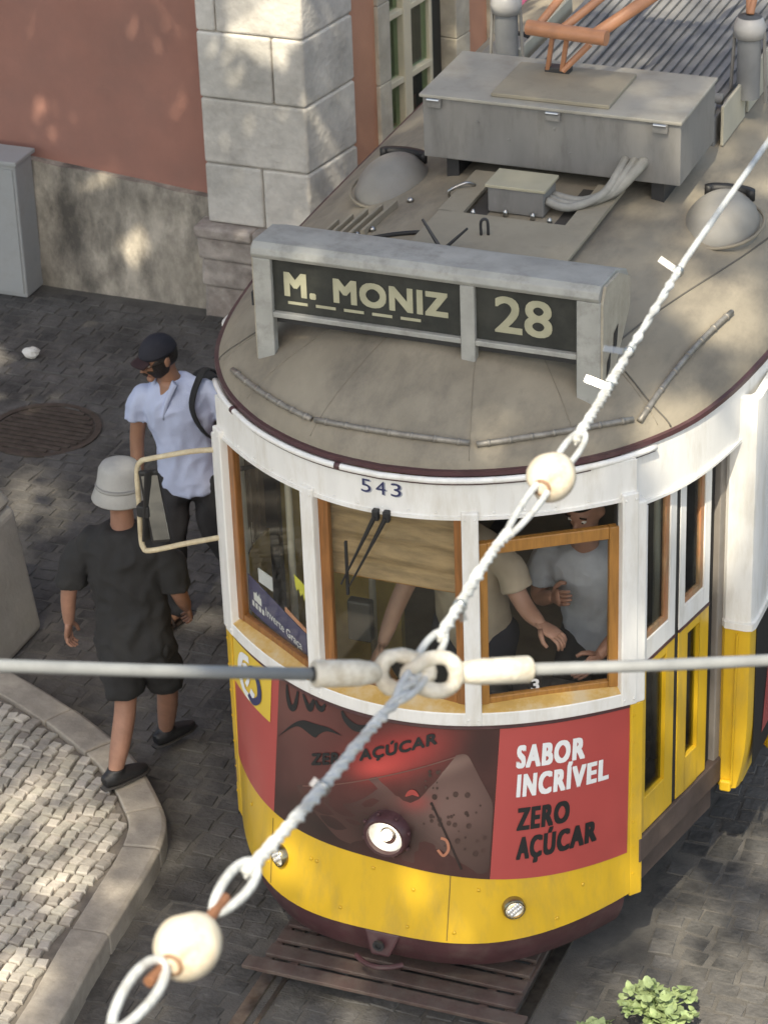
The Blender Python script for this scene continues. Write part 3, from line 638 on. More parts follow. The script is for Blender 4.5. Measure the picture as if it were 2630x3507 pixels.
# windows: wooden sashes with a pane
def sash(A, B, z0, z1, l, r, t, b, m, n0=-.045, n1=-.01, glass=True, name='window'):
    L_ = math.dist(A, B)
    w = MB().wbox(A, B, 0, l, z0, z1, n0, n1).build(name, m, tram, bevel=.004)
    MB().wbox(A, B, L_-r, L_, z0, z1, n0, n1).build('stile', m, w, bevel=.004)
    MB().wbox(A, B, l, L_-r, z1-t, z1, n0+.003, n1-.003).build('top_rail', m, w, bevel=.004)
    MB().wbox(A, B, l, L_-r, z0, z0+b, n0+.003, n1-.003).build('bottom_rail', m, w, bevel=.004)
    if glass: MB().wbox(A, B, l-.004, L_-r+.004, z0+b-.004, z1-t+.004, (n0+n1)/2-.002, (n0+n1)/2+.002).build('pane', GLASS, w)
    return w
f2 = lambda x: (x, S(x, 2))
sash(f2(-.90), f2(-.388), 1.545, 2.475, .045, .022, .02, .036, WOOD)['label'] = 'wooden left front window with route card behind it'
sash(f2(-.326), f2(.326), 1.545, 2.475, .05, .042, .022, .05, WOOD)['label'] = 'wooden centre front window with brown blind behind it'
wr = sash(f2(.388), f2(.905), 1.545, 2.335, .04, .052, .058, .03, WOODL, glass=False); wr['label'] = 'light wood right front window lowered a little'
MB().wbox(f2(.388), f2(.905), .03, .57, 1.57, 2.29, -.030, -.026).build('pane', glass_mat('open_glass', (.98, .98, .98)), wr)
MB().wbox(f2(.388), f2(.905), .595, .615, 1.545, 2.475, -.06, -.02).build('guide_channel', DARK, wr)
# roof outline (plan) and shell
half = [(0, .03), (.2, .05), (.357, .094), (.5, .158), (.65, .248), (.80, .375), (.90, .485), (.98, .60), (1.055, .735), (1.116, .896), (1.17, 1.12), (1.205, 1.35), (1.235, 1.65), (1.255, 2.1), (1.265, 2.8), (1.265, 4.2)]
hc = catmull([(x, y, 0) for x, y in half], 3)
hc = [Vector((p.x, p.y, 0)) for p in hc]
full = hc+[Vector((p.x, 8.4-p.y, 0)) for p in reversed(hc[:-1])]
outl = full+[Vector((-p.x, p.y, 0)) for p in reversed(full[1:-1])]
Z0, ZH = 2.672, .385
def prof(t): q = max(0, 1-(1-t)**2); return .55*math.sqrt(q)+.45*q
def spine(p): return Vector((0, min(max(p.y, 1.3), 7.1), 0))
def roof_pt(p, t): q = p.lerp(spine(p), t); return Vector((q.x, q.y, Z0+ZH*prof(t)))
mb = MB(); ts = [0, .012, .03, .06, .1, .16, .24, .34, .46, .6, .75, .88, 1]; n = len(outl)
mb.add([roof_pt(p, t) for t in ts for p in outl], [(j*n+i, j*n+(i+1) % n, (j+1)*n+(i+1) % n, (j+1)*n+i) for j in range(len(ts)-1) for i in range(n)])
mb.build('roof', ROOFM, tram, True)
mb = MB(); mb.add([roof_pt(p, max(t, .025))-Vector((0, 0, .03)) for t in ts[2:] for p in outl], [(j*n+i, j*n+(i+1) % n, (j+1)*n+(i+1) % n, (j+1)*n+i) for j in range(len(ts)-3) for i in range(n)])
mb.build('ceiling', mat('ceiling_cream', (.75, .72, .63), .6, var=.05), tram, True)
def rz(x, y):
    """roof height above the plan point"""
    s = spine(Vector((x, y, 0))); d = Vector((x, y, 0))-s
    if d.length < 1e-4: return Z0+ZH
    best = 1
    if 1.3 < y < 7.1:
        for i in range(len(full)-1):
            if full[i].y <= y <= full[i+1].y: u = (y-full[i].y)/max(1e-6, full[i+1].y-full[i].y); best = abs(x)/(full[i].x+(full[i+1].x-full[i].x)*u)
    else:
        a = math.atan2(abs(d.x), -d.y if y < 4 else d.y)
        for i in range(len(hc)-1):
            p, q = hc[i]-Vector((0, 1.3, 0)), hc[i+1]-Vector((0, 1.3, 0)); a0, a1 = math.atan2(p.x, -p.y), math.atan2(q.x, -q.y)
            if a0 <= a <= a1: u = (a-a0)/(a1-a0); best = d.length/(p.length+(q.length-p.length)*u); break
    return Z0+ZH*prof(1-min(best, 1))
def eave(z0, z1, o, name, m, pts, bev=0):
    """strip that follows the roof outline; o outward offset range"""
    P = pts; N = []
    for i, p in enumerate(P):
        t = (P[min(i+1, len(P)-1)]-P[max(i-1, 0)]).normalized(); N.append(Vector((t.y, -t.x, 0)))
    idx = list(range(len(P))); mb = MB()
    mb.slab(lambda i, z: P[i]+N[i]*o[1]+Vector((0, 0, z)), lambda i, z: P[i]+N[i]*o[0]+Vector((0, 0, z)), idx, [z0, z1]); return mb.build(name, m, tram, True, bevel=bev, angle=40)
frontcap = [Vector((-p.x, p.y, 0)) for p in reversed(hc)]+hc[1:]
eave(2.668, 2.690, (-.03, .012), 'eave_bead', MAROON, frontcap)
wrap = [p for p in frontcap if p.y < .63]
mb = MB()
P = [Vector((p.x, p.y, 2.655)) for p in wrap]; N = [Vector(((P[min(i+1, len(P)-1)]-P[max(i-1, 0)]).y, -(P[min(i+1, len(P)-1)]-P[max(i-1, 0)]).x, 0)).normalized() for i in range(len(P))]
gp = [p+q*.024 for p, q in zip(P, N)]
mb.tube(gp, .0135, 10).build('gutter_tube', WHITE, tram, True)
MB().tube([p+q*.016+Vector((0, 0, -.018)) for p, q in zip(P, N)], .0075, 6).build('gutter_bead', MAROON, tram, True)
for k in (6, 18, 34, 42, 55, 66):
    if k < len(gp)-1: MB().tube([gp[k], gp[k]+(gp[k+1]-gp[k])*.35], .016, 10).build('gutter_clip', MAROON, tram, True)
# side letter boards (curved), both sides
for s in (-1, 1):
    sp = [Vector((s*p.x, p.y, 0)) for p in hc if p.y > .47]
    if s < 0: sp = sp[::-1]
    eave(2.405, 2.659, (-.03, .0), 'side_letter_board', WHITE, sp)
    eave(2.39, 2.404, (-.03, .012), 'side_board_bead', WHITE, sp)
# doors: two leaves each side
def mir(mb, s):
    if s < 0: mb.v = [Vector((-p.x, p.y, p.z)) for p in mb.v]
    return mb
DA, DB = (.975, .50), (1.13, 1.22)
WORN = mat('worn_wood', (.34, .22, .12), .7, var=.45, vs=14, stretch=(3, 3, .6), grime=(.5, .16, .06), gscale=6, gamt=.6)
for s in (-1, 1):
    for u0, u1, g0, g1, q0, q1 in [(.022, .30, .045, .245, .045, .222), (.335, .615, .385, .56, .415, .53)]:
        w = MB().wbox; m1 = MB()
        m1.wbox(DA, DB, u0, g0, 1.632, 2.40, -.03, .0).wbox(DA, DB, g1, u1, 1.632, 2.40, -.03, .0).wbox(DA, DB, g0, g1, 1.632, 1.735, -.03, .0)
        d = mir(m1, s).build('door_leaf', WHITE, tram, bevel=.003)
        mir(MB().wbox(DA, DB, g0, g1-.03, 1.737, 2.40, -.02, -.016), s).build('pane', glass_mat('door_glass', (.88, .9, .88)), d)
        mir(MB().wbox(DA, DB, g1-.03, g1-.002, 1.737, 2.40, -.024, -.006).wbox(DA, DB, g0+.001, g1-.03, 1.737, 1.765, -.024, -.006), s).build('glazing_strip', WORN, d)
        mir(MB().wbox(DA, DB, u0, u1, 1.618, 1.631, -.03, .003), s).build('bead', MAROON, d)
        mir(MB().wbox(DA, DB, u0, q0, .735, 1.617, -.03, .0).wbox(DA, DB, q1, u1, .735, 1.617, -.03, .0).wbox(DA, DB, q0, q1, .735, .915, -.03, .0).wbox(DA, DB, q0, q1, 1.572, 1.617, -.03, .0), s).build('lower_frame', YELLOW, d, bevel=.003)
        mir(MB().wbox(DA, DB, q0, q1, .915, 1.572, -.024, -.02), s).build('lower_pane', glass_mat('door_glass_low', (.7, .72, .72)), d)
    mir(MB().wbox(DA, DB, .301, .334, .735, 2.40, -.03, -.004), s).build('door_seal', BLACK, tram)
    mir(MB().wbox(DA, DB, .616, .70, .62, 2.40, -.12, -.03), s).build('door_pocket', BLACK, tram)
    mir(MB().wbox(DA, DB, .705, .775, .60, 2.42, -.06, -.002), s).build('pocket_post', mat('grey_brown_post', (.24, .215, .19), .6, var=.15), tram, bevel=.006)
    mir(MB().wbox(DA, DB, -.01, .76, .60, .728, -.35, .012), s).build('step', mat('brown_step', (.085, .06, .05), .7, var=.3, bump=.2), tram, bevel=.006)
    mir(MB().wbox(DA, DB, .02, .74, .44, .598, -.4, -.03), s).build('step_valance', mat('brown_step', (.085, .06, .05)), tram, bevel=.004)
# saloon body
    bp = [Vector((1.148, 1.222, 0)), Vector((1.235, 1.222, 0)), Vector((1.262, 1.232, 0)), Vector((1.272, 1.26, 0)), Vector((1.272, 1.38, 0)), Vector((1.272, 1.60, 0))]
    def bslab(z0, z1, m, name, pts=bp, o=0, curve=False):
        mb = MB(); c = lambda z: (-.05*((.95-z)/.4)**2 if curve and z < .95 else 0)
        mb.slab(lambda i, z: pts[i]+Vector((o+c(z) if i >= 1 else 0, -o, z)), lambda i, z: pts[i]+Vector((-.04, .04, z)), list(range(len(pts))), ip(z0, z1, 8)); return mir(mb, s).build(name, m, tram, True, angle=35)
    bslab(1.475, 2.60, WHITE, 'corner_panel'); bslab(1.44, 1.474, WHITE, 'corner_rail', o=.012); bslab(.57, 1.438, YELLOW, 'corner_lower_panel', curve=True)
    mir(MB().box(1.146, 1.20, 1.200, 1.2225, .56, .62), s).build('corner_foot', YELLOW, tram, bevel=.01)
    mir(MB().tube([(1.20, 1.214, .6), (1.207, 1.214, 1.42)], .006, 6), s).build('corner_bead', YELLOW, tram)
    sidep = [Vector((1.272, 1.60, 0)), Vector((1.272, 4.2, 0)), Vector((1.272, 7.1, 0))]
    bslab(.57, 1.438, YELLOW, 'side_lower_panel', sidep, curve=True); bslab(1.44, 1.53, WHITE, 'side_rail', sidep, o=.012); bslab(2.37, 2.60, WHITE, 'side_top_rail', sidep)
    ad = mir(MB().box(1.2725, 1.277, 1.30, 6.8, .66, 1.42), s).build('side_advert', PRINTK, tram)
    mir(MB().add([(1.279, 1.44, .76), (1.279, 2.9, .70), (1.279, 2.9, 1.38), (1.279, 1.56, 1.30)], [(0, 1, 2, 3)]), s).build('side_print', RED, ad)
    for k in range(8):
        y0 = 1.60+k*.6857; mir(MB().box(1.232, 1.274, y0-.03 if k else y0, y0+.03, 1.53, 2.37), s).build('side_post', WHITE, tram, bevel=.004)
    for k in range(8):
        y0 = 1.63+k*.6857; y1 = min(y0+.63, 7.1); mir(MB().box(1.25, 1.254, y0, y1, 1.53, 2.37), s).build('side_pane', glass_mat('side_glass', (.93, .95, .93)), tram)
# rear end
mb = MB(); mb.slab(lambda x, z: Vector((x, 8.4-S(x, 2), z)), lambda x, z: Vector((x, 8.37-S(x, 2), z)), XS, [.45, ZS]); mb.build('rear_panel', YELLOW, tram, True, angle=40)
mb = MB(); mb.slab(lambda x, z: Vector((x, 8.4-S(x, 2), z)), lambda x, z: Vector((x, 8.37-S(x, 2), z)), XS, [2.4, 2.65]); mb.build('rear_letter_board', WHITE, tram, True, angle=40)
for x in (-.92, -.36, .36, .92): MB().box(x-.03, x+.03, 8.35-S(x, 2), 8.39-S(x, 2), ZS, 2.4).build('rear_post', WHITE, tram)
for s in (-1, 1): mir(MB().wbox((1.272, 7.1), (.95, 7.93), 0, .89, .5, 2.6, -.03, 0), s).build('rear_side_panel', WHITE, tram)
MB().box(-.36, .36, 8.33-.05, 8.34-.05, ZS, 2.4).build('rear_pane', GLASS, tram)
# underframe
MB().box(-.72, .72, .55, 7.8, .28, .60).build('underframe', DARK, tram)
for y in (2.9, 5.3):
    for x in (-.52, .52): MB().lathe([(.38, -.05), (.38, .05)], (x, y, .385), (1, 0, 0), 28).build('wheel', DARK, tram)
MB().box(-1.24, 1.24, 1.25, 7.1, .70, .752).build('saloon_floor', mat('floor_boards', (.2, .16, .11), .8, var=.2), tram)
MB().box(-.84, .84, .52, 1.25, .70, .75).build('platform_floor', mat('floor_boards', (.2, .16, .11), .8), tram)

# lifeguard tray of slats under the fender
LG = mat('lifeguard_brown', (.09, .058, .05), .7, var=.25, vs=9, bump=.2, grime=(.14, .12, .1), gscale=12, gamt=.5)
lg = MB().box(-.60, -.56, -.2, .55, .105, .125).build('lifeguard', LG, tram, bevel=.003)
for x in (-.455, 0, .455, .58): MB().box(x-.02, x+.02, -.2, .55, .104, .125).build('bearer', LG, lg, bevel=.003)
for k in range(5):
    y = -.235+k*.115; w = .585+.06*(k == 0)-.008*k; MB().box(-w-.02, w+.03, y, y+.082, .126, .146).build('slat', LG, lg, bevel=.004)
# coupling eye on the fender
ce = MB().add([fp(-.09, .45, -.02)+Vector((0, -.012, -.004)), fp(.09, .45, -.02)+Vector((0, -.012, -.004)), fp(.045, .45, -.02)+Vector((0, -.05, -.115)), fp(-.045, .45, -.02)+Vector((0, -.05, -.115)),
               fp(-.09, .45, -.05)+Vector((0, 0, -.004)), fp(.09, .45, -.05)+Vector((0, 0, -.004)), fp(.045, .45, -.05)+Vector((0, 0, -.115)), fp(-.045, .45, -.05)+Vector((0, 0, -.115))],
              [(0, 1, 2, 3), (7, 6, 5, 4), (0, 4, 5, 1), (1, 5, 6, 2), (2, 6, 7, 3), (3, 7, 4, 0)]).build('coupling_lug', MAROON, tram, bevel=.012)
p = fp(0, .45, .012)+Vector((0, -.02, -.05)); MB().lathe([(.026, 0), (.026, .012), (.015, .012), (.015, .001)], p, (0, -1, 0), 16).build('coupling_hole', DARK, ce)
MB().tube([fp(x, .45, .02)+Vector((0, -.015-.05*(1-(x/.11)**2), -.13)) for x in ip(-.11, .11, 8)], .012, 8).build('coupling_bar', MAROON, ce)
# lamps
BULB = mat('bulb_glass', (.9, .86, .75), .2, var=0); BULB.node_tree.nodes['Principled BSDF'].inputs['Emission Color'].default_value = (1, .93, .8, 1); BULB.node_tree.nodes['Principled BSDF'].inputs['Emission Strength'].default_value = 5
def lamp(name, x, z, r, ring_m, deep, cage=False):
    c = fp(x, z, 0); nrm = (fp(x, z, .05)-c).normalized()
    b = MB().lathe([(r*1.22, -.02), (r*1.24, deep*.7), (r*1.12, deep), (r*.98, deep*.98), (r*.95, deep*.6)], c, nrm, 32, (True, False)).build(name, ring_m, tram, True, angle=35)
    MB().lathe([(r*.96, deep*.62), (r*.7, deep*.25), (r*.3, -.0), (.002, -.004)], c, nrm, 28, (False, True)).build('reflector', mat('lamp_silver', (.9, .89, .86), .25, .3, var=.12, vs=30), b, True)
    MB().ball(c+nrm*(deep*.5), r*(.3 if r > .06 else .16), nu=14, nv=10).build('bulb', BULB, b, True)
    mb = MB(); mb.lathe([(r*.95, deep*.8), (r*.8, deep*.95), (r*.5, deep*1.06), (.002, deep*1.1)], c, nrm, 28, (False, True)).build('lens', LENS, b, True)
    t1 = nrm.orthogonal().normalized(); t2 = nrm.cross(t1)
    if not cage:
        for k in range(8):
            w = 2*math.pi*k/8+.3; q = c+(t1*math.cos(w)+t2*math.sin(w))*r*1.3+nrm*deep*.5; MB().cbox(q, (.016, .016, .016)).build('ring_bolt', ring_m, b, bevel=.004)
    else:
        for k in range(5):
            for dz in (-.3, .2):
                q = c+t1*r*(k-2)*.3+t2*r*dz+nrm*deep*.9; MB().ball(q, (.009, .009, .012), nu=8, nv=6).build('lens_bead', mat('lens_bead', (.85, .85, .85), .05, .6), b, True)
    return b
lamp('headlight', .015, .93, .084, MAROON, .06)['label'] = 'round headlight in a maroon bolted ring'
lamp('fog_lamp', -.535, .632, .042, mat('brass_ring', (.36, .31, .2), .25, 1, var=.2), .028, True)
lamp('fog_lamp', .56, .606, .042, mat('brass_ring', (.36, .31, .2), .25, 1), .028, True)
# mirror on a bent tube at the left corner
TUBE = mat('mirror_tube_paint', (.60, .52, .36), .55, var=.15, vs=30, grime=(.35, .25, .14), gscale=20, gamt=.5)
mp = catmull([(-.945, .49, 2.372), (-1.10, .49, 2.335), (-1.30, .5, 2.262), (-1.352, .5, 2.238), (-1.375, .5, 2.18), (-1.378, .5, 2.0), (-1.382, .5, 1.85), (-1.375, .5, 1.795), (-1.34, .5, 1.782), (-1.15, .5, 1.855), (-.955, .49, 1.93)], 4)
mr = MB().tube(mp, .0125, 10).build('mirror_bracket', TUBE, tram, True)
MB().cbox((-1.325, .475, 2.03), (.012, .045, .38), Matrix.Rotation(-.35, 3, 'Z') @ Matrix.Rotation(.14, 3, 'Y')).build('mirror_shell', BLACK, mr, bevel=.006)
MB().cbox((-1.300, .50, 2.02), (.09, .022, .37), Matrix.Rotation(.3, 3, 'Z') @ Matrix.Rotation(-.10, 3, 'Y')).build('mirror_head', BLACK, mr, bevel=.01)
MB().cbox((-1.290, .487, 2.02), (.074, .004, .33), Matrix.Rotation(.3, 3, 'Z') @ Matrix.Rotation(-.10, 3, 'Y')).build('mirror_glass', mat('mirror_silver', (.5, .52, .52), .03, 1, var=0), mr)
MB().cbox((-1.345, .49, 2.0), (.06, .06, .06)).build('mirror_clamp', BLACK, mr, bevel=.008)
for z in (2.372, 1.93): MB().cbox((-.955, .485, z-.02), (.03, .04, .07)).build('bracket_foot', WHITE, mr, bevel=.006)
# wipers
for k, (x0, x1) in enumerate([(-.024, -.193), (.023, -.155)]):
    w = MB().tube([fp(x0, 2.46, .03), fp((x0+x1)/2, 2.27, .035), fp(x1, 2.09, .03)], [.011, .006, .004], 6).build('wiper_arm', BLACK, tram)
    MB().cbox(fp(x0, 2.462, .02), (.03, .03, .05)).build('pivot', BLACK, w, bevel=.006)
MB().cbox(fp(-.178, 2.16, .004), (.012, .014, .26)).build('wiper_blade', BLACK, tram, bevel=.002)

# ------------------------------------------------------------------ destination sign on the roof
sg = MB()
pr = [(.552, 3.290), (.540, 3.31), (.548, 3.338), (.575, 3.358), (.78, 3.345), (.92, 3.285), (.95, 3.24), (.95, 3.2), (.62, 3.285)]
k = len(pr); sg.add([(-.775, y, z) for y, z in pr]+[(.765, y, z) for y, z in pr], [tuple(range(k)), tuple(range(2*k-1, k-1, -1))]+[(i, (i+1) % k, k+(i+1) % k, k+i) for i in range(k)])
sign = sg.build('destination_sign', SIGNG, tram, True, bevel=.004, angle=30); sign['label'] = 'grey roof sign reading M. MONIZ 28'
for x0, x1, z0 in ((-.772, -.69, 2.80), (.665, .768, 2.80), (.160, .224, 2.93)):
    MB().box(x0, x1, .552, .60, z0, 3.29).build('sign_leg', SIGNG, sign, bevel=.006)
BLIND = mat('roller_blind_black', (.022, .024, .021), .6, var=.3, vs=6, grime=(.05, .05, .042), gscale=8, gamt=.6)
MB().box(-.69, .16, .576, .59, 3.045, 3.289).build('destination_blind', BLIND, sign); MB().box(.224, .665, .576, .59, 3.045, 3.289).build('number_blind', BLIND, sign)
MB().box(-.69, .16, .556, .60, 3.018, 3.042).build('blind_ledge', SIGNG, sign, bevel=.004); MB().box(.224, .665, .556, .60, 3.018, 3.042).build('blind_ledge', SIGNG, sign, bevel=.004)
MB().box(-.69, .665, .595, .70, 2.98, 3.25).build('sign_back', DARK, sign)
BLET = mat('blind_lettering', (.40, .385, .27), .7, var=.15, vs=9)
for txt, x, w in (('M.', -.640, .145), ('MONIZ', -.415, .515)):
    text_on('lettering', txt, .105, lambda a, b, x=x: Vector((x+a, .5745, 3.125+b)), BLET, sign, width=w, fat=.0062, space=1.1)
text_on('lettering', '28', .165, lambda a, b: Vector((.305+a, .5745, 3.092+b)), BLET, sign, width=.25, fat=.004)
for k in range(5): MB().box(-.625+k*.128, -.535+k*.128, .5735, .575, 3.083, 3.096).build('blind_dash', BLET, sign)
for s in (-1, 1):   # end brackets that follow the roof
    x = s*.766; pts = [(.56, 2.80), (.56, 3.28), (.60, 3.345), (.78, 3.33), (.93, 3.25), (.93, 3.12), (.78, 2.97), (.62, 2.82)]; k = len(pts); mb = MB()
    mb.add([(x, y, z) for y, z in pts]+[(x+s*.012, y, z) for y, z in pts], [tuple(range(k)), tuple(range(2*k-1, k-1, -1))]+[(i, (i+1) % k, k+(i+1) % k, k+i) for i in range(k)])
    e = mb.build('end_bracket', mat('sign_end_cream', (.42, .385, .31), .6, var=.1, vs=6, grime=(.25, .2, .15), gscale=9, gamt=.5), sign)
    for pts in ([(.60, 2.93), (.65, 2.96), (.66, 3.03), (.61, 3.0)], [(.69, 3.0), (.74, 3.02), (.76, 3.11), (.70, 3.09)]):
        MB().add([(x+s*.0145, y, z) for y, z in pts], [(0, 1, 2, 3)]).build('bracket_hole_dark', BLACK, e)  # black patches painted for the dark of holes; the plate is uncut
MB().tube([(-.775, .62, 3.13), (-.80, .60, 3.10), (-.79, .58, 3.05)], .008, 6).build('sign_cable', BLACK, sign)

# ------------------------------------------------------------------ roof equipment
bx = MB().box(-.622, .622, 2.192, 2.757, 3.12, 3.418).build('roof_box', GREY_SHADE, tram, bevel=.006); bx['label'] = 'large grey equipment box across the roof'
MB().box(-.634, .630, 2.176, 2.772, 3.419, 3.436).build('lid', GREY_LIT, bx, bevel=.005)
mb = MB().box(-.30, .27, 2.235, 2.66, 3.437, 3.456); mb.build('lid_plate', PLATE, bx, bevel=.004)
for x in (-.56, .02, .53):
    hg = MB().box(x-.035, x+.035, 2.168, 2.19, 3.375, 3.42).build('hinge', GREY_SHADE, bx, bevel=.004); MB().tube([(x-.03, 2.164, 3.416), (x+.03, 2.164, 3.416)], .007, 8).build('hinge_pin', STEEL, hg)
for x in (-.5, .5): MB().box(x-.03, x+.03, 2.25, 2.70, 2.95, 3.118).build('box_foot', DARK, bx)
for x, z in [(.02, 3.33), (-.35, 3.32), (.1, 3.22), (-.2, 3.25)]: MB().lathe([(.008, 0), (.006, .004), (.002, .005)], (x, 2.192, z), (0, -1, 0), 8).build('rivet', GREY_SHADE, bx)
pl = MB().box(-.365, -.25, 1.70, 2.19, 3.065, 3.085).box(.235, .365, 1.70, 2.19, 3.065, 3.085).box(-.365, .365, 1.22, 1.70, 3.065, 3.085).build('walkway_plate', PLATE, tram, bevel=.003)
MB().box(-.25, .235, 1.71, 2.19, 2.98, 3.052).build('plate_well', mat('well_dark', (.06, .055, .05), .8), pl)
sb = MB().box(-.165, .10, 1.80, 1.98, 3.06, 3.18).build('junction_box', GREY_SHADE, tram, bevel=.006); MB().box(-.175, .112, 1.79, 1.99, 3.181, 3.196).build('lid', mat('junction_lid', (.42, .385, .28), .6, var=.1), sb, bevel=.003)
CND = mat('grey_conduit', (.3, .29, .26), .6, var=.15, vs=20)
for k in range(3):
    MB().tube(catmull([(.10, 1.84+k*.05, 3.13-.01*k), (.20+.02*k, 1.86+k*.04, 3.10), (.32+.02*k, 1.98+k*.03, 3.13), (.36+.035*k, 2.10+.01*k, 3.2), (.36+.045*k, 2.2, 3.22)], 5), .02 if k < 2 else .026, 10).build('conduit', CND, sb, True)
for x, y in [(-.07, 1.77), (.06, 1.77), (.15, 1.74), (-.21, 1.73)]: MB().lathe([(.012, 0), (.012, .02), (.006, .034)], (x, y, 3.06), (0, 0, 1), 8).build('bolt', STEEL, sb, True)
# hook, V aerial, handle on the plate
MB().tube(catmull([(-.085, 1.49, 3.085), (-.085, 1.49, 3.15), (-.06, 1.5, 3.155), (-.055, 1.5, 3.085)], 4), .007, 6).build('lifting_eye', DARK, pl, True)
va = MB().tube([(-.20, 1.29, 3.085), (-.30, 1.33, 3.20)], [.010, .006], 6).build('trolley_rope_guide', DARK, tram); MB().tube([(-.19, 1.29, 3.085), (-.10, 1.36, 3.17)], [.010, .006], 6).build('prong', DARK, va)
MB().tube(catmull([(-.40, 1.95, rz(-.4, 1.95)), (-.40, 1.93, rz(-.4, 1.95)+.05), (-.33, 1.97, 3.11), (-.30, 2.0, 3.09)], 3), .008, 6).build('cable_loop', STEEL, pl, True)
MB().cbox((.42, 1.30, rz(.42, 1.3)+.02), (.07, .05, .05)).build('roof_socket', DARK, tram, bevel=.01); MB().lathe([(.022, 0), (.018, .02), (.004, .028)], (.46, 1.29, rz(.46, 1.29)+.02), (.6, -.4, .7), 12).build('roof_stud', STEEL, tram, True)
# slatted boards and cable on the left of the roof
for k in range(5):
    x = -.945+k*.062; y0 = 1.44+k*.03; mb = MB(); P = [(x, y0), (x+.02, y0), (x+.055, y0+.34), (x+.035, y0+.34)]
    mb.hexa([(a, b, rz(a, b)-.01) for a, b in P]+[(a, b, rz(a, b)+.035) for a, b in P]); mb.build('roof_slat', PLATE, tram, bevel=.003)
MB().tube([(x, 1.42+.12*math.sin((x+.9)*3), rz(x, 1.42+.12*math.sin((x+.9)*3))+.008) for x in ip(-.93, -.38, 12)], .011, 8).build('roof_cable', BLACK, tram, True)
for x, y in [(-.66, 1.62), (-.72, 1.58), (-.79, 1.55), (-.60, 1.95)]: MB().lathe([(.018, 0), (.014, .014), (.004, .02)], (x, y, rz(x, y)+.002), (0, 0, 1), 10).build('roof_stud', STEEL, tram, True)
# torpedo ventilators
for s, y in ((-1, 2.24), (1, 2.26), (1, 3.9), (-1, 3.9)):
    c = Vector((s*.80, y, rz(.80, y)-.03)); v = MB().ball(c, (.17, .26, .165), nu=28, nv=16).build('ventilator', mat('ventilator_grey', (.25, .24, .22), .6, var=.1, vs=5, grime=(.22, .2, .17), gscale=6, gamt=.4), tram, True)
    mb = MB(); mb.slab(lambda a, t: c+Vector((math.cos(a)*.12, .14+math.sin(a)*.05, .095+.05*t)), lambda a, t: c+Vector((math.cos(a)*.085, .13+math.sin(a)*.02, .095+.05*t)), ip(math.pi*-.08, math.pi*1.08, 16), [0, .55, 1]); mb.build('ventilator_slot', BLACK, v, True)
    MB().tube([c+Vector((.19*math.cos(a), .28*math.sin(a), .02)) for a in ip(0, 6.0, 30)], .008, 6, closed=True).build('ventilator_flange', ROOFM, v, True)
# resistor grid housing and its side plates
rh = MB().box(-.56, .56, 2.98, 4.75, 2.99, 3.14).build('resistor_housing', mat('resistor_grey', (.23, .23, .228), .65, .2, var=.2, vs=6), tram, bevel=.006)
for k in range(22): MB().box(-.54+k*.05, -.512+k*.05, 3.22, 4.7, 3.142, 3.158).build('resistor_fin', mat('resistor_grey', (.23, .23, .228)), rh)
for y in (2.99, 3.12): MB().tube([(-.56, y, 3.19), (.56, y, 3.19)], .028, 10).build('resistor_tube', GREY_SHADE, rh, True)
for s in (-1, 1):
    for y0, y1 in ((3.0, 3.40), (3.46, 4.3)): MB().box(s*.585, s*.60, y0, y1, 3.0, 3.2).build('side_plate', mat('side_plate_cream', (.48, .45, .36), .6, var=.1, vs=5), rh, bevel=.003)
    q = MB().lathe([(.058, 0), (.058, .30), (.07, .31), (.075, .36), (.06, .41), (.02, .42)], (s*.62, 3.36, 3.12), (0, 0, 1), 20).build('pantograph_insulator', mat('insulator_grey', (.22, .225, .23), .5, var=.15), tram, True, angle=40)
    MB().lathe([(.074, 0), (.08, .05), (.06, .10), (.02, .11)], (s*.62, 3.36, 3.43), (0, 0, 1), 20).build('insulator_cap', mat('porcelain_grey', (.42, .41, .40), .4), q, True)
    for dx in (-.09, .09): MB().tube([(s*.62+dx, 3.36, 3.10), (s*.62+dx*.8, 3.36, 3.46)], .009, 6).build('stay_rod', GREY_SHADE, q)
# orange pantograph frame
OR = mat('pantograph_orange', (.46, .215, .115), .45, var=.12, vs=10, grime=(.4, .2, .12), gscale=9, gamt=.5)
pg = MB().tube([(-.21, 2.50, 3.69), (.185, 2.46, 3.69)], .036, 14).build('pantograph', OR, tram, True, angle=40); pg['label'] = 'folded orange tubular pantograph frame'
for x in (-.115, -.045): MB().cbox(((x), 2.545, 3.565), (.02, .03, .30), Matrix.Rotation(.30, 3, 'X') @ Matrix.Rotation(.22, 3, 'Y')).build('foot_strut', OR, pg, bevel=.003)
MB().tube([(-.06, 2.56, 3.47), (.06, 2.60, 3.60)], .016, 8).build('brace', OR, pg)
MB().box(-.15, -.03, 2.56, 2.62, 3.436, 3.48).build('foot_bracket', DARK, pg, bevel=.004)
for P, r in [([(-.16, 2.50, 3.70), (-.13, 3.0, 3.78), (-.10, 4.2, 3.85)], .02), ([(-.03, 2.49, 3.71), (.16, 3.1, 3.83), (.40, 4.2, 3.9)], .02), ([(.13, 2.47, 3.70), (.34, 2.95, 3.80), (.70, 3.9, 3.9)], .03), ([(.50, 3.75, 3.72), (-.5, 3.75, 3.72)], .03), ([(.50, 3.75, 3.72), (.61, 3.38, 3.54)], .016), ([(.47, 3.75, 3.72), (.44, 3.72, 3.5)], .016), ([(.62, 3.36, 3.54), (.52, 4.2, 3.84)], .018)]:
    MB().tube(P, r, 10).build('tube', OR, pg, True)
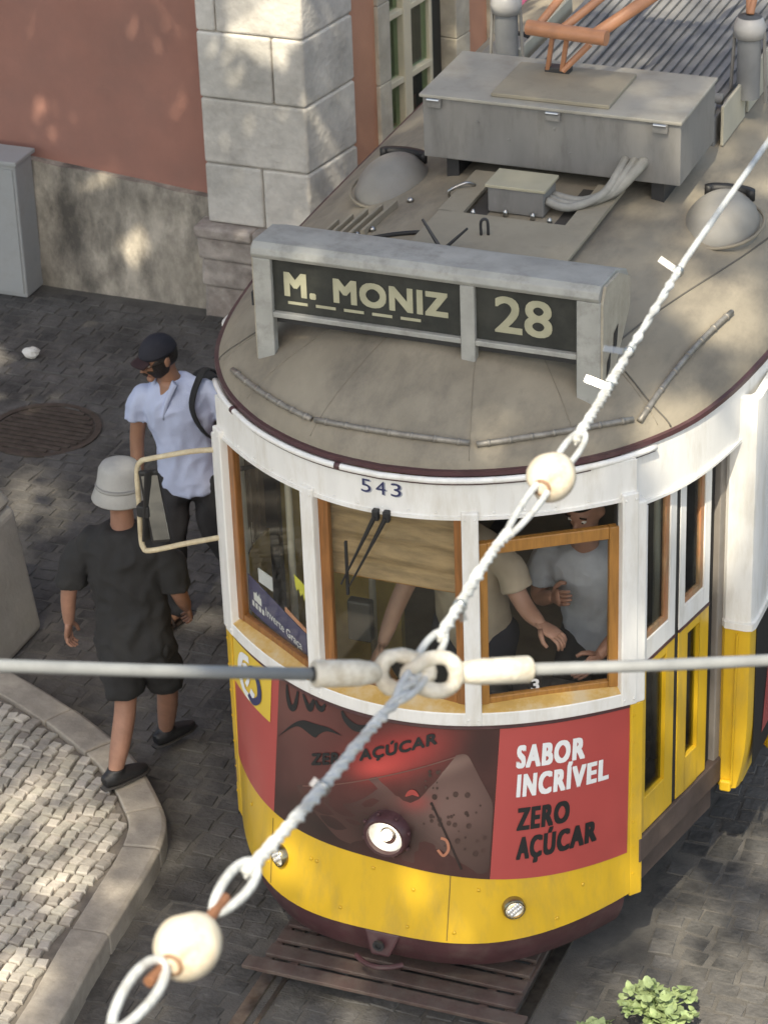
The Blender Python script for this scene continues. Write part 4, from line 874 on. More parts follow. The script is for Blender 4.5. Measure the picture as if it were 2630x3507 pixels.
for q in (6, 14, 22):
    for sx in (-1, 1):
        p0 = hc[q]; MB().tube([roof_pt(Vector((sx*p0.x, p0.y, 0)), t_)+Vector((0, 0, .0005)) for t_ in ip(.02, .5, 14)], .0018, 5).build('canvas_joint', mat('canvas_joint', (.235, .205, .158), .9), tram, True)
# drip rails
DRM = mat('drip_rail', (.26, .24, .21), .45, .3, var=.3, vs=25)
for (ax, ay), (bx_, by) in [((-.885, .53), (-.365, .17)), ((-.345, .165), (.335, .165)), ((.365, .17), (.90, .585)), ((.925, .60), (1.05, 1.55))]:
    m = 14; P = []; za, zc, ze = rz(ax, ay), rz((ax+bx_)/2, (ay+by)/2-(.04 if by < 1 else 0)), rz(bx_, by)
    for u in ip(0, 1, m):
        x = ax+(bx_-ax)*u; y = ay+(by-ay)*u-(.16*u*(1-u) if by < 1 else 0); P.append(Vector((x, y, za*(1-u)*(1-2*u)+zc*4*u*(1-u)+ze*u*(2*u-1)+.014)))
    dr = MB().tube(P, .013, 8).build('drip_rail', DRM, tram, True)
    for i in range(1, m, 2): MB().tube([P[i], P[i]+(P[i+1]-P[i]).normalized()*.014], .0155, 8).build('drip_clip', DRM, dr, True)
for P in ([(.80, .80), (.93, .72), (1.03, .70)], [(.72, .95), (.84, 1.5), (.97, 2.1), (1.1, 2.9)], [(-.80, .80), (-.93, .72), (-1.03, .70)]):
    Q = catmull([(x, y, 0) for x, y in P], 8); MB().tube([Vector((q.x, q.y, rz(q.x, q.y)+.001)) for q in Q], .004, 6).build('roof_seam', mat('seam_dark', (.11, .1, .085), .9), tram, True)

# ------------------------------------------------------------------ cab interior
MUST = mat('mustard_panel', (.42, .31, .09), .6, var=.25, vs=5)
MB().box(-1.10, -.42, 1.22, 1.26, .75, 2.55).build('bulkhead', MUST, tram); MB().box(.42, 1.10, 1.22, 1.26, .75, 2.55).build('bulkhead', mat('dark_panel', (.13, .11, .09), .6, var=.2), tram)
MB().box(-.42, .42, 1.22, 1.26, 2.3, 2.55).build('bulkhead_head', MUST, tram)
mb = MB(); mb.grid(lambda x, z: Vector((x, .165+.012*math.sin(z*60), z)), ip(-.31, .30, 6), ip(2.06, 2.47, 24)); bl = mb.build('sun_blind', mat('brown_blind', (.33, .225, .12), .8, var=.3, vs=7, stretch=(1, 1, 5)), tram, True)
MB().tube([(-.31, .165, 2.058), (.30, .165, 2.058)], .008, 8).build('blind_bar', WOODL, bl)
MB().box(.12, .86, .40, .62, .75, 1.42).build('control_desk', mat('desk_dark', (.07, .068, .066), .5), tram, bevel=.02)
cn = MB().lathe([(.13, 0), (.14, .55), (.15, .60), (.12, .63), (.03, .66)], (-.16, .42, .80), (0, 0, 1), 24).build('controller', mat('controller_black', (.03, .032, .034), .4, .5), tram, True)
MB().cbox((-.14, .36, 1.475), (.20, .03, .02), Matrix.Rotation(-.9, 3, 'Z')).build('controller_handle', mat('brass', (.55, .38, .12), .25, 1), cn, bevel=.006)
MB().cbox((-.20, .22, 1.80), (.11, .05, .20)).build('wiper_motor', BLACK, tram, bevel=.01)
lv = MB().tube([(.40, .43, 1.50), (.62, .44, 1.60)], [.014, .012], 8).build('brake_lever', STEEL, tram, True); MB().tube([(.40, .43, 1.38), (.40, .43, 1.50)], .016, 8).build('lever_column', DARK, lv)
POLE = mat('pole_cream', (.55, .51, .42), .4, var=.1)
for x, y in ((-.74, .72), (-.80, 1.05), (-.52, 1.12), (.86, 1.1)): MB().tube([(x, y, .75), (x, y, 2.7)], .017, 10).build('grab_pole', POLE, tram, True)
MB().tube([(-1.0, .7, 2.15), (-.62, .95, 2.18), (-.52, 1.12, 2.2)], .012, 8).build('grab_rail', mat('rail_black', (.03, .03, .03), .4), tram, True)
MB().box(-1.0, -.975, .58, .76, .76, 2.40).build('pocket_panel', mat('cab_pale', (.62, .61, .57), .6), tram)
MB().box(-1.06, -1.03, .80, 1.2, .76, 1.62).build('pocket_panel', mat('mustard_light', (.42, .29, .07), .5, var=.15), tram)
for k in range(5): MB().box(-1.06, -1.035, .80+k*.08, .855+k*.08, 1.63, 2.40).build('pocket_slat', mat('slat_brown', (.14, .105, .075), .6, var=.2), tram)
# seats in the saloon
for s in (-1, 1):
    for k in range(4):
        y = 1.9+k*.85; st = mir(MB().box(.55, 1.2, y, y+.42, 1.12, 1.18), s).build('seat', WOOD, tram, bevel=.015); mir(MB().box(.55, 1.2, y+.40, y+.44, 1.18, 1.7), s).build('seat_back', WOOD, st, bevel=.012); mir(MB().box(.8, .95, y+.1, y+.3, .752, 1.12), s).build('seat_leg', DARK, st)
# route card and papers in the left window
CA, CB = (-.90, .435), (-.388, .105)
tA = Vector((CA[0], CA[1], 0)); tt = (Vector((CB[0], CB[1], 0))-tA).normalized(); tn = Vector((tt.y, -tt.x, 0))
def cp_(u, v, n=-.052):
    """point on the tilted card: u along 0..1, v up 0..1"""
    return tA+tt*(.035+.455*u)+tn*n+Vector((0, 0, 1.592-.066*u+v*(.185-.035*u)))
rc = thing('route_card', (-.65, .3, 1.6), 'navy route card reading Inverte Graca propped inside the left front window', 'sign')
MB().hexa([cp_(0, 0, -.056), cp_(1, 0, -.056), cp_(1, 0), cp_(0, 0), cp_(0, 1, -.056), cp_(1, 1, -.056), cp_(1, 1), cp_(0, 1)]).build('card', mat('card_navy', (.075, .07, .16), .5, var=.05), rc)
text_on('lettering', 'Inverte Graça', .26, lambda a, b: cp_(.30+a, .30+b, -.0505), PRINTW, rc, width=.62, bold=.012)
def emblem(pts): MB().add([cp_(.06+u*1.9, .22+v*5.2, -.0505) for u, v in pts], [tuple(range(len(pts)))]).build('emblem', PRINTW, rc, merge=False)
emblem([(.02, .04), (.09, .04), (.09, .082), (.075, .082), (.075, .11), (.065, .082), (.05, .082), (.05, .1), (.035, .082), (.02, .082)])
for u in (0, .03, .06, .09): emblem([(u+.002, 0), (u+.022, 0), (u+.022, .03), (u+.002, .03)])
MB().hexa([cp_(.64, 1.02, -.058), cp_(1, 1.02, -.058), cp_(1, 1.02, -.054), cp_(.64, 1.02, -.054), cp_(.64, 1.16, -.058), cp_(1, 1.16, -.058), cp_(1, 1.16, -.054), cp_(.64, 1.16, -.054)]).build('orange_strip', mat('card_orange', (.6, .27, .15), .5), rc)
tag(MB().wbox(CA, CB, .11, .22, 1.765, 1.835, -.066, -.062).build('paper_slip', mat('paper_slip', (.62, .62, .64), .6)), 'small white paper slip behind the top of the route card', 'paper')
nt = MB(); nt.add([tA+tt*u+tn*-.07+Vector((0, 0, z)) for u, z in [(.39, 1.93), (.485, 1.905), (.485, 1.83), (.47, 1.85), (.462, 1.825), (.45, 1.86), (.435, 1.835), (.42, 1.87), (.405, 1.85), (.395, 1.88)]], [tuple(range(10))])
tag(nt.build('yellow_note', mat('note_yellow', (.72, .66, .06), .6)), 'bright yellow torn paper note hanging inside the left front window', 'paper')
rn = thing('route_plate', (.62, .27, 1.6), 'small black plate with a white figure at the foot of the right front window', 'sign')
PA, PB = (.545, .255), (.60, .285); MB().wbox(PA, PB, 0, .062, 1.55, 1.64, -.008, 0).build('plate', PRINTK, rn, bevel=.002)
pa = Vector((PA[0], PA[1], 0)); pt = (Vector((PB[0], PB[1], 0))-pa).normalized(); pn = Vector((pt.y, -pt.x, 0))
text_on('lettering', '3', .058, lambda a, b: pa+pt*(.014+a)+pn*.0015+Vector((0, 0, 1.566+b)), PRINTW, rn, width=.036, bold=.03)
# ------------------------------------------------------------------ overhead wires above the tram
WIREM = mat('wire_white_wrap', (.56, .575, .57), .5, var=.2, vs=18, bump=.4, bs=80, grime=(.32, .29, .24), gscale=14, gamt=.6, gcov=.58)
CABLE = mat('grey_cable', (.24, .25, .255), .6, var=.12, vs=20)
PORC = mat('insulator_porcelain', (.70, .63, .50), .22, var=.15, vs=14, grime=(.36, .20, .09), gscale=13, gamt=.75, gcov=.56, coat=.5)
FITM = mat('fitting_cream', (.66, .62, .53), .45, var=.18, vs=16, bump=.4, bs=60, grime=(.34, .26, .15), gscale=22, gamt=.65, gcov=.54)
RUST = mat('rust_link', (.28, .13, .07), .7, .3, var=.3, vs=40)
def wob(P, amp, seed, k=8):
    Q = catmull(P, k); return [q+Vector((noise.noise(q*9+Vector((seed, 0, 0))), 0, noise.noise(q*9+Vector((0, seed, 0)))))*amp for q in Q]
def twin(name, P, r, m, par, turns=6):
    """two strands twisted round each other along a path"""
    Q = catmull(P, 14); n = len(Q); obs = []
    for s in (0, math.pi):
        pts = []
        for i, q in enumerate(Q):
            t = (Q[min(i+1, n-1)]-Q[max(i-1, 0)]).normalized(); a = t.orthogonal().normalized(); b = t.cross(a); w = turns*2*math.pi*i/n+s
            pts.append(q+(a*math.cos(w)+b*math.sin(w))*r*.8)
        obs.append(MB().tube(pts, r, 8).build(name, m, par, True))
    return obs
guy = thing('guy_wire', (2.47, -5.816, 5.707), 'white wrapped guy wire crossing diagonally in front of the tram', 'wire')
P = {'bot': (2.47, -7.3, 5.86), 'b0': (2.47, -6.947, 5.817), 'loopA': (2.458, -6.80, 5.799), 'ballL': (2.471, -6.714, 5.788), 'loopB': (2.467, -6.585, 5.773), 'y0': (2.466, -6.50, 5.766), 'mid0': (2.472, -6.362, 5.751), 'c': (2.478, -5.816, 5.707), 'mid1': (2.443, -5.359, 5.678), 'mid2': (2.447, -5.12, 5.665), 'ballU': (2.441, -5.011, 5.66), 'up0': (2.438, -4.858, 5.653), 'up1': (2.41, -4.467, 5.635), 'up2': (2.373, -3.863, 5.611), 'top': (2.351, -3.0, 5.581), 'far': (2.30, 3.0, 5.45)}
V3 = {k_: Vector(v_) for k_, v_ in P.items()}
def loop(name, a, b, w, r, m, par):
    """elongated eye of wire from a to b, opening w"""
    a, b = Vector(a), Vector(b); d = b-a; L_ = d.length; t = d.normalized(); n_ = t.cross((CAM.location-a).normalized()).normalized(); pts = []
    for i in range(20):
        u = 2*math.pi*i/20; pts.append((a+b)/2+t*(L_/2*math.cos(u))+n_*(w/2*math.sin(u)*(1+.25*math.cos(u))))
    return MB().tube(pts, r, 8, closed=True).build(name, m, par, True)
# lower end
MB().tube(wob([V3['bot'], V3['b0']], .002, 1), .0095, 10).build('wire', WIREM, guy, True)
loop('eye', V3['b0'], V3['loopA']+Vector((0, .03, 0)), .040, .0075, WIREM, guy)
MB().tube([V3['loopA']+Vector((0, -.015, -.004)), V3['ballL']], .0085, 8).build('link_pin', RUST, guy)
MB().tube([V3['ballL'], V3['loopB']+Vector((0, .01, 0))], .0085, 8).build('link_pin', RUST, guy)
loop('eye', V3['loopB']+Vector((0, -.03, .002)), V3['y0']+Vector((0, .03, -.003)), .036, .0075, WIREM, guy)
# middle run, thickened where it is wrapped
def wrapped(a, pts, seed):
    Q = wob(pts, .0025, seed, 40); n = len(Q); tot = sum((Q[i+1]-Q[i]).length for i in range(n-1)); tw = tot/.075*2*math.pi/n
    MB().tube(Q, [.0070+.0022*abs(noise.noise(Vector((i*.09, seed, 0))))*2 for i in range(n)], 10).build('wire', WIREM, guy, True)
    for ph in (0, 2.1, 4.2):
        pts_ = []
        for i, q in enumerate(Q):
            t = (Q[min(i+1, n-1)]-Q[max(i-1, 0)]).normalized(); u_ = t.orthogonal().normalized(); v_ = t.cross(u_); w = tw*i+ph+.5*noise.noise(Vector((i*.05, seed+ph, 0))); rr = .0065+.003*abs(noise.noise(Vector((i*.09, seed, 0))))*2
            pts_.append(q+(u_*math.cos(w)+v_*math.sin(w))*rr)
        MB().tube(pts_, .0036, 6).build('strand', WIREM, guy, True)
wrapped(0, [V3['y0'], V3['mid0'], V3['mid0'].lerp(V3['c'], .35), V3['mid0'].lerp(V3['c'], .7)], 2)
twin('strand', [V3['mid0'].lerp(V3['c'], .68), V3['c']+Vector((0, -.02, 0))], .006, WIREM, guy, 2)
loop('eye', V3['c']+Vector((0, -.10, .006)), V3['c']+Vector((.002, .03, .0)), .028, .0065, WIREM, guy)
loop('eye', V3['c']+Vector((-.004, -.03, .004)), V3['c'].lerp(V3['mid1'], .33), .028, .0065, WIREM, guy)
wrapped(0, [V3['c'].lerp(V3['mid1'], .28), V3['c'].lerp(V3['mid1'], .6), V3['mid1'], V3['mid1'].lerp(V3['mid2'], .4)], 3)
loop('eye', V3['mid1'].lerp(V3['mid2'], .35), V3['ballU']+Vector((0, .01, 0)), .026, .0065, WIREM, guy)
loop('eye', V3['ballU']+Vector((0, -.01, 0)), V3['up0']+Vector((0, .06, -.003)), .030, .0065, WIREM, guy)
wrapped(0, [V3['up0']+Vector((0, .01, 0)), V3['up0'].lerp(V3['up1'], .5), V3['up1']], 4)
twin('strand', [V3['up1'].lerp(V3['up0'], .1), V3['up1'].lerp(V3['up2'], .9)], .006, WIREM, guy, 5)
MB().tube([V3['up2'].lerp(V3['up1'], .15), V3['up2'], V3['top'], V3['far']], .0075, 8).build('wire', WIREM, guy, True)
TIE = glass_mat('clear_tie', (.8, .82, .82), .30, .3)
for q, d, l in [(V3['up1'].lerp(V3['up2'], .88), (-.06, 0, .035), .05), (V3['up1'].lerp(V3['up2'], .12), (-.055, .01, -.004), .06), (V3['up0'].lerp(V3['up1'], .72), (-.045, 0, .012), .05), (V3['mid0'].lerp(V3['c'], .25), (-.02, 0, .012), .02), (V3['c'].lerp(V3['mid1'], .55), (.008, 0, -.03), .03)]:
    d = Vector(d).normalized(); a = d.orthogonal().normalized(); b = d.cross(a); e = q+d*l; w = .007; th = .0012
    MB().hexa([q-a*w-b*th, q+a*w-b*th, q+a*w+b*th, q-a*w+b*th, e-a*w-b*th, e+a*w-b*th, e+a*w+b*th, e-a*w+b*th]).build('cable_tie', TIE, guy)
    MB().tube([q+Vector((0, -.004, 0)), q+Vector((0, .004, 0))], .0135, 10).build('cable_tie', TIE, guy, True)
def insulator(c, axis, s, label):
    o = thing('strain_insulator', c, label, 'insulator', 'egg insulators on the guy wire'); c = Vector(c); t = Vector(axis).normalized()
    M = Matrix((t.cross(Vector((0, 0, 1))).normalized(), t, t.cross(Vector((0, 0, 1))).normalized().cross(t))).transposed()
    def egg(q):
        w = math.atan2(q.x, q.z)+.6; e = min(1, max(0, (abs(q.y)-.05)*1.5)); g_ = math.exp(-(math.sin(w)/.42)**2) if q.y > 0 else math.exp(-(math.cos(w)/.42)**2)
        k = 1-.30*e*g_; return Vector((q.x*k, q.y*(1-.10*(1-g_)*max(0, abs(q.y)-.6)), q.z*k))
    MB().ball(c, (.049*s, .060*s, .049*s), M, 64, 40, egg).build('body', PORC, o, True)
    for k_ in (-1, 1):
        p = c+t*(.050*s*k_); MB().lathe([(.016*s, -.004), (.019*s, .004), (.013*s, .008), (.011*s, -.003)], p, t*k_, 18).build('wire_hole', mat('hole_stain', (.25, .15, .09), .6), o, True)
insulator(V3['ballL'], (0, 1, -.09), .98, 'egg shaped cream porcelain insulator at the lower left, nearest the viewer')
insulator(V3['ballU'], (0, 1, -.06), .98, 'egg shaped cream porcelain insulator in front of the tram letter board')
# horizontal span cables that meet the guy wire
hc_ = V3['c']
def span(name, end, far, side, label):
    o = thing(name, hc_+Vector((side*.1, 0, 0)), label, 'cable', 'span cables'); e = Vector(end); f = Vector(far); t = (f-e).normalized()
    MB().tube([e-t*.02, e.lerp(f, .5)+Vector((0, 0, -.002)), f, f+t*3], .0108, 10).build('cable', CABLE, o, True)
    c0 = hc_+Vector((side*.014, 0, 0)); d = (e-c0); L_ = d.length; d.normalize()
    MB().lathe([(.012, .060), (.018, .068), (.0225, .095), (.0235, L_-.004), (.021, L_)], c0, d, 24).build('sleeve', FITM, o, True, angle=40)
    MB().lathe([(.013, L_+.001), (.012, L_+.004)], c0, d, 16).build('sleeve_mouth', BLACK, o)
    up = Vector((0, 0, 1)); pts = []   # eye thimble of the end fitting
    n_ = d.cross((CAM.location-c0).normalized()).normalized()
    for i in range(22):
        u = 2*math.pi*i/22; pts.append(c0+d*(.022+.046*math.cos(u)-.012)+n_*(.027*math.sin(u)+.005*math.sin(2*u))+(CAM.location-c0).normalized()*(.012*side*math.cos(u)))
    MB().tube(pts, [.0135+.004*noise.noise(Vector((i*.6, side*3, 0))) for i in range(22)], 12, closed=True).build('thimble', FITM, o, True)
span('span_cable', (2.338, -5.935, 5.749), (1.954, -6.34, 5.932), -1, 'grey span cable with a cream sleeve, running to the left')
span('span_cable', (2.630, -5.685, 5.667), (3.004, -5.381, 5.58), 1, 'grey span cable with a cream sleeve, running to the right')
# ------------------------------------------------------------------ people
def skin_mesh(mb, voxel, smooth=4, fold=0, fscale=9, seed=0):
    """fuse overlapping lofts into one continuous surface"""
    me = mb.mesh('fused', merge=False); o = bpy.data.objects.new('fused', me); COL.objects.link(o)
    r = o.modifiers.new('r', 'REMESH'); r.mode = 'VOXEL'; r.voxel_size = voxel
    s = o.modifiers.new('s', 'SMOOTH'); s.factor = .5; s.iterations = smooth
    dg = bpy.context.evaluated_depsgraph_get(); out = bpy.data.meshes.new_from_object(o.evaluated_get(dg))
    bpy.data.objects.remove(o); bpy.data.meshes.remove(me)
    if fold:
        N = [v.normal.copy() for v in out.vertices]
        for v, n in zip(out.vertices, N):
            q = Vector((v.co.x*fscale+seed, v.co.y*fscale, v.co.z*fscale*.55)); a = noise.noise(q); b = noise.noise(q*2.1+Vector((5, 0, 0)))
            r_ = (1-abs(noise.noise(Vector((q.x*.6+q.z*1.1, q.y*.6, q.z*1.6-q.x*.8))))*3)
            v.co += n*fold*((1-abs(a)*2.2)*.45+b*.3+max(-.4, r_)*.35)
    return out
def put(me, name, m, parent):
    o0 = root_loc(parent)
    for v in me.vertices: v.co -= o0
    return link(name, me, m, parent, True)
def limb(mb, pts, rad, n=12, endcap=True):
    Q = catmull(pts, 5); k = len(Q)-1; R_ = []
    for i in range(len(Q)):
        u = i/k*(len(rad)-1); j = min(int(u), len(rad)-2); R_.append(rad[j]+(rad[j+1]-rad[j])*(u-j))
    mb.tube(Q, R_, n)
    mb.ball(Q[0], R_[0], nu=n, nv=8)
    if endcap: mb.ball(Q[-1], R_[-1], nu=n, nv=8)
def torso(mb, J, g=0.0, w=1.0, hem=None):
    """loft from the hips to the neck"""
    sh = (J['sR']+J['sL'])/2; sd = (J['sL']-J['sR']).normalized(); pel = J['pelvis']; L_ = (sh-pel)
    rows = [(-.16, .145, .105), (0, .165, .115), (.2, .158, .105), (.42, .150, .10), (.68, .170, .112), (.84, .182, .112), (.94, .186, .10), (1.0, .165, .086), (1.05, .12, .075), (1.10, .065, .06)]
    w = w*(J['sL']-J['sR']).length/.385
    if hem: rows[0] = (hem, .170, .125)
    P = [pel+L_*a for a, _, _ in rows]
    mb.tube(P, [(b+g)*w for _, b, _ in rows], 20, side=sd, r2=[(c+g)*w for _, _, c in rows])
def hand(mb, wrist, d, palm_n, s=1.0, curl=.6, flip=1):
    """palm and five unequal bent fingers; d points along the hand"""
    d = Vector(d).normalized(); n_ = Vector(palm_n); n_ = (n_-d*n_.dot(d)).normalized(); w = d.cross(n_)*flip
    mb.tube([wrist-d*.02*s, wrist+d*.02*s, wrist+d*.055*s, wrist+d*.09*s], [.024*s, .034*s, .041*s, .036*s], 10, side=w, r2=[.02*s, .017*s, .016*s, .013*s])
    for k, ln in enumerate((.068, .078, .072, .056)):
        b = wrist+d*.085*s+w*(.027-.018*k)*s; p = [b-d*.02*s]; a = 0
        for j in range(3): a += curl*(.5 if j == 0 else .75); b = b+(d*math.cos(a)+n_*math.sin(a))*ln*s*(.42, .33, .25)[j]; p.append(b)
        mb.tube(p, [.0095*s, .009*s, .008*s, .0065*s], 7)
    b = wrist+d*.02*s+w*.028*s; mb.tube([b, b+(d*.6+w*.7+n_*.2)*.03*s, b+(d*.95+w*.75+n_*.4)*.048*s, b+(d*1.25+w*.6+n_*.6)*.055*s], [.014*s, .012*s, .0105*s, .008*s], 7)
def frame(face, tilt=0):
    f = Vector(face).normalized(); r_ = f.cross(Vector((0, 0, 1))).normalized(); u = r_.cross(f); return Matrix((r_, f, u)).transposed()
def headshape(q):
    q = Vector(q)
    if q.z < 0: k = 1-.30*q.z*q.z-.05*abs(q.z); q.x *= k; q.y = q.y*(1-.12*q.z*q.z)+.10*q.z*q.z*(q.y > -.2)
    if q.y < 0: q.y *= 1.02
    return q
def head(mb, c, M, s=1.0):
    c = Vector(c); mb.ball(c, (.076*s, .098*s, .118*s), M, 24, 18, headshape)
    T = lambda x, y, z: c+M @ Vector((x*s, y*s, z*s))
    mb.tube([T(0, .088, .015), T(0, .104, -.012), T(0, .116, -.034), T(0, .100, -.044)], [.008*s, .012*s, .016*s, .008*s], 8)
    mb.tube([T(-.05, .075, .022), T(-.025, .094, .026), T(0, .096, .022), T(.025, .094, .026), T(.05, .075, .022)], .009*s, 7)
    mb.tube([T(-.024, .086, -.066), T(0, .099, -.064), T(.024, .086, -.066)], .0085*s, 7); mb.ball(T(0, .082, -.098), (.026*s, .022*s, .02*s), M)
    for x in (-1, 1): mb.ball(T(x*.080, -.005, -.005), (.010*s, .022*s, .034*s), M, 8, 6)
def cap_patch(c, M, r, keep, s=1.0, nu=36, nv=24):
    """piece of a head-shaped shell where keep(q) holds"""
    c = Vector(c); mb = MB(); idx = {}; V = []; F = []
    def pt(i, j): th = math.pi*j/nv; ph = 2*math.pi*i/nu; return Vector((math.sin(th)*math.cos(ph), math.sin(th)*math.sin(ph), math.cos(th)))
    for lay_ in (1.0, .93):
        for j in range(nv+1):
            for i in range(nu): q = headshape(pt(i, j)); V.append(c+M @ Vector((q.x*r[0]*s*lay_, q.y*r[1]*s*lay_, q.z*r[2]*s*lay_)))
    k = nu*(nv+1); K = {}
    for j in range(nv):
        for i in range(nu):
            if keep(pt(i+.5, j+.5)):
                a, b, c_, d = j*nu+i, j*nu+(i+1) % nu, (j+1)*nu+(i+1) % nu, (j+1)*nu+i; F += [(a, b, c_, d), (k+d, k+c_, k+b, k+a)]
                for e in ((a, b), (b, c_), (c_, d), (d, a)): K[frozenset(e)] = K.get(frozenset(e), [])+[e]
    for e in K.values():
        if len(e) == 1: a, b = e[0]; F.append((b, a, k+a, k+b))
    mb.add(V, F); bm_used = sorted({i for f in mb.f for i in f}); mp_ = {o: n for n, o in enumerate(bm_used)}
    mb.v = [mb.v[i] for i in bm_used]; mb.f = [tuple(mp_[i] for i in f) for f in mb.f]; return mb
def person(label, J, skin, shirt, trousers, sleeve=.55, leg=1.0, face=(0, -1, 0), group=None, shoes=None, hands=True, s=1.0, hs=1.0, fold=.007, vneck=False, curl=.55, handdir=None, soles=True, g=.014, barefoot=False, hem=-.2):
    J = {k_: Vector(v_) for k_, v_ in J.items()}
    base = (J['aR']+J['aL'])/2; t = thing('person', (base.x, base.y, min(J['aR'].z, J['aL'].z)-.08), label, 'person', group)
    M = frame(face); mb = MB(); torso(mb, J, -.006)
    for d in 'RL':
        limb(mb, [J['s'+d].lerp((J['sR']+J['sL'])/2, .15)+Vector((0, 0, -.03)), J['e'+d], J['w'+d]], [.05, .046, .042, .038, .028]); limb(mb, [J['h'+d], J['k'+d], J['a'+d]], [.086, .07, .056, .054, .038])
        a = J['a'+d]; tdir = (J['t'+d]-a); tdir.z = 0; tdir.normalize(); mb.tube([a+Vector((0, 0, -.03))-tdir*.05, a+Vector((0, 0, -.045))+tdir*.06, a+Vector((0, 0, -.058))+tdir*.16], [.034, .038, .026], 10, side=tdir.cross(Vector((0, 0, 1))), r2=[.03, .028, .016])
    nb_ = (J['sR']+J['sL'])/2; limb(mb, [nb_, nb_.lerp(J['head'], .5), J['head']-M @ Vector((0, .02, .02))], [.062, .056, .054]); head(mb, J['head'], M, hs)
    me = skin_mesh(mb, .0095, 3); body = None
    hm = MB()
    for d in 'RL':
        dd = (J['w'+d]-J['e'+d]).normalized(); hd = Vector((handdir or {}).get(d, dd)); pn = (nb_-J['w'+d]); pn.z = 0
        if hands: hand(hm, J['w'+d]+dd*.012, hd, pn, 1.0, curl, 1 if d == 'R' else -1)
    bm = bmesh.new(); bm.from_mesh(me); hmesh = hm.mesh('h', merge=False); bm.from_mesh(hmesh); bm.to_mesh(me); bm.free(); bpy.data.meshes.remove(hmesh)
    body = put(me, 'body', skin, t)
    hc0 = J['head']; T = lambda x, y, z: hc0+M @ Vector((x*hs, y*hs, z*hs))
    for x in (-.030, .030):
        e = MB().ball(T(x, .082, .004), .0135*hs, nu=12, nv=8).build('eye', mat('eye_white', (.7, .68, .64), .2, var=0), t, True); MB().ball(T(x, .0925, .002), .0058*hs, nu=8, nv=6).build('iris', mat('iris_dark', (.03, .02, .015), .2, var=0), e, True)
        MB().tube([T(x-.02, .088, .026), T(x, .099, .033), T(x+.02, .088, .027)], .0042*hs, 6).build('eyebrow', mat('brow_dark', (.03, .022, .018), .8), t, True)
    MB().tube([T(-.022, .092, -.066), T(0, .105, -.065), T(.022, .092, -.066)], .0045*hs, 6).build('mouth', mat('lips', (.33, .13, .11), .5), t, True)
    # clothes
    sm = MB(); torso(sm, J, g, hem=hem)
    for d in 'RL':
        q = J['s'+d].lerp(J['e'+d], min(1, sleeve/.62)) if sleeve < .62 else J['e'+d].lerp(J['w'+d], (sleeve-.62)/.38)
        s0 = J['s'+d].lerp((J['sR']+J['sL'])/2, .2)+Vector((0, 0, -.035)); pts = [s0, s0.lerp(q, .5)+(J['s'+d]-s0)*.45, q] if sleeve < .62 else [s0, J['e'+d], q]
        limb(sm, pts, [.054+g*.4, .057+g*.5, .058+g*.75], endcap=False)
    sh_ = put(skin_mesh(sm, .0115, 3, fold, 10, random.random()*20), 'shirt', shirt, t)
    tm = MB(); pel = J['pelvis']; sd = (J['hL']-J['hR']).normalized(); up = ((J['sR']+J['sL'])/2-pel).normalized()
    tm.tube([pel-up*.14, pel-up*.05, pel+up*.06, pel+up*.12], [.13+g*.5, .155+g*.3, .150, .140], 20, side=sd, r2=[.10+g*.5, .108+g*.3, .10, .09])
    for d in 'RL':
        if leg >= .99: limb(tm, [J['h'+d], J['k'+d], J['a'+d]+Vector((0, 0, .02))], [.105, .09, .076, .07, .064])
        else: limb(tm, [J['h'+d], J['h'+d].lerp(J['k'+d], leg/.55)], [.104, .098, .097], endcap=False)
    put(skin_mesh(tm, .0125, 3, fold*.9, 8, random.random()*20), 'trousers' if leg >= .99 else 'shorts', trousers, t)
    if shoes:
        for d in 'RL':
            a = J['a'+d]; f = J['t'+d]-a; f.z = 0; f.normalize(); r_ = f.cross(Vector((0, 0, 1))); z0 = a.z-.085
            so_ = MB(); so_.tube([a-f*.075+Vector((0, 0, -.045)), a-f*.03+Vector((0, 0, -.035)), a+f*.05+Vector((0, 0, -.043)), a+f*.13+Vector((0, 0, -.055)), a+f*.185+Vector((0, 0, -.062))], [.030, .046, .048, .046, .022], 14, side=r_, r2=[.036, .048, .040, .028, .018])
            so_.tube([a+Vector((0, 0, -.05)), a+Vector((0, 0, .015))], [.047, .043], 14)
            sh = put(skin_mesh(so_, .008, 2), 'shoe', shoes, t); sl_ = MB(); sl_.tube([a-f*.085, a-f*.03, a+f*.05, a+f*.14, a+f*.195], [.026, .040, .043, .044, .022], 14, side=r_, r2=[.009]*5); sl_.v = [v-Vector((0, 0, .079)) for v in sl_.v]; sl_.build('sole', mat('sole_rubber', (.05, .045, .042), .8), sh, True)
    elif barefoot:   # sandals
        for d in 'RL':
            a = J['a'+d]; f = J['t'+d]-a; f.z = 0; f.normalize(); r_ = f.cross(Vector((0, 0, 1)))
            sl_ = MB(); sl_.tube([a-f*.085, a-f*.03, a+f*.05, a+f*.14, a+f*.2], [.026, .040, .043, .046, .03], 14, side=r_, r2=[.008]*5); sl_.v = [v-Vector((0, 0, .086)) for v in sl_.v]
            sn = sl_.build('sandal', mat('sandal_brown', (.05, .035, .028), .7), t, True)
            for k_ in (.07, .13): MB().tube([a+f*k_+r_*x+Vector((0, 0, -.075+.055*(1-(x/.046)**2))) for x in ip(-.046, .046, 8)], .009, 6).build('strap', mat('sandal_brown', (.05, .035, .028)), sn, True)
            for k_ in range(5): MB().ball(a+f*(.178-.008*abs(k_-1))+r_*(-.034+.016*k_)+Vector((0, 0, -.066)), (.0095, .0095, .009), nu=8, nv=6).build('toe', skin, sn, True)
    return t, J, M, T, sh_
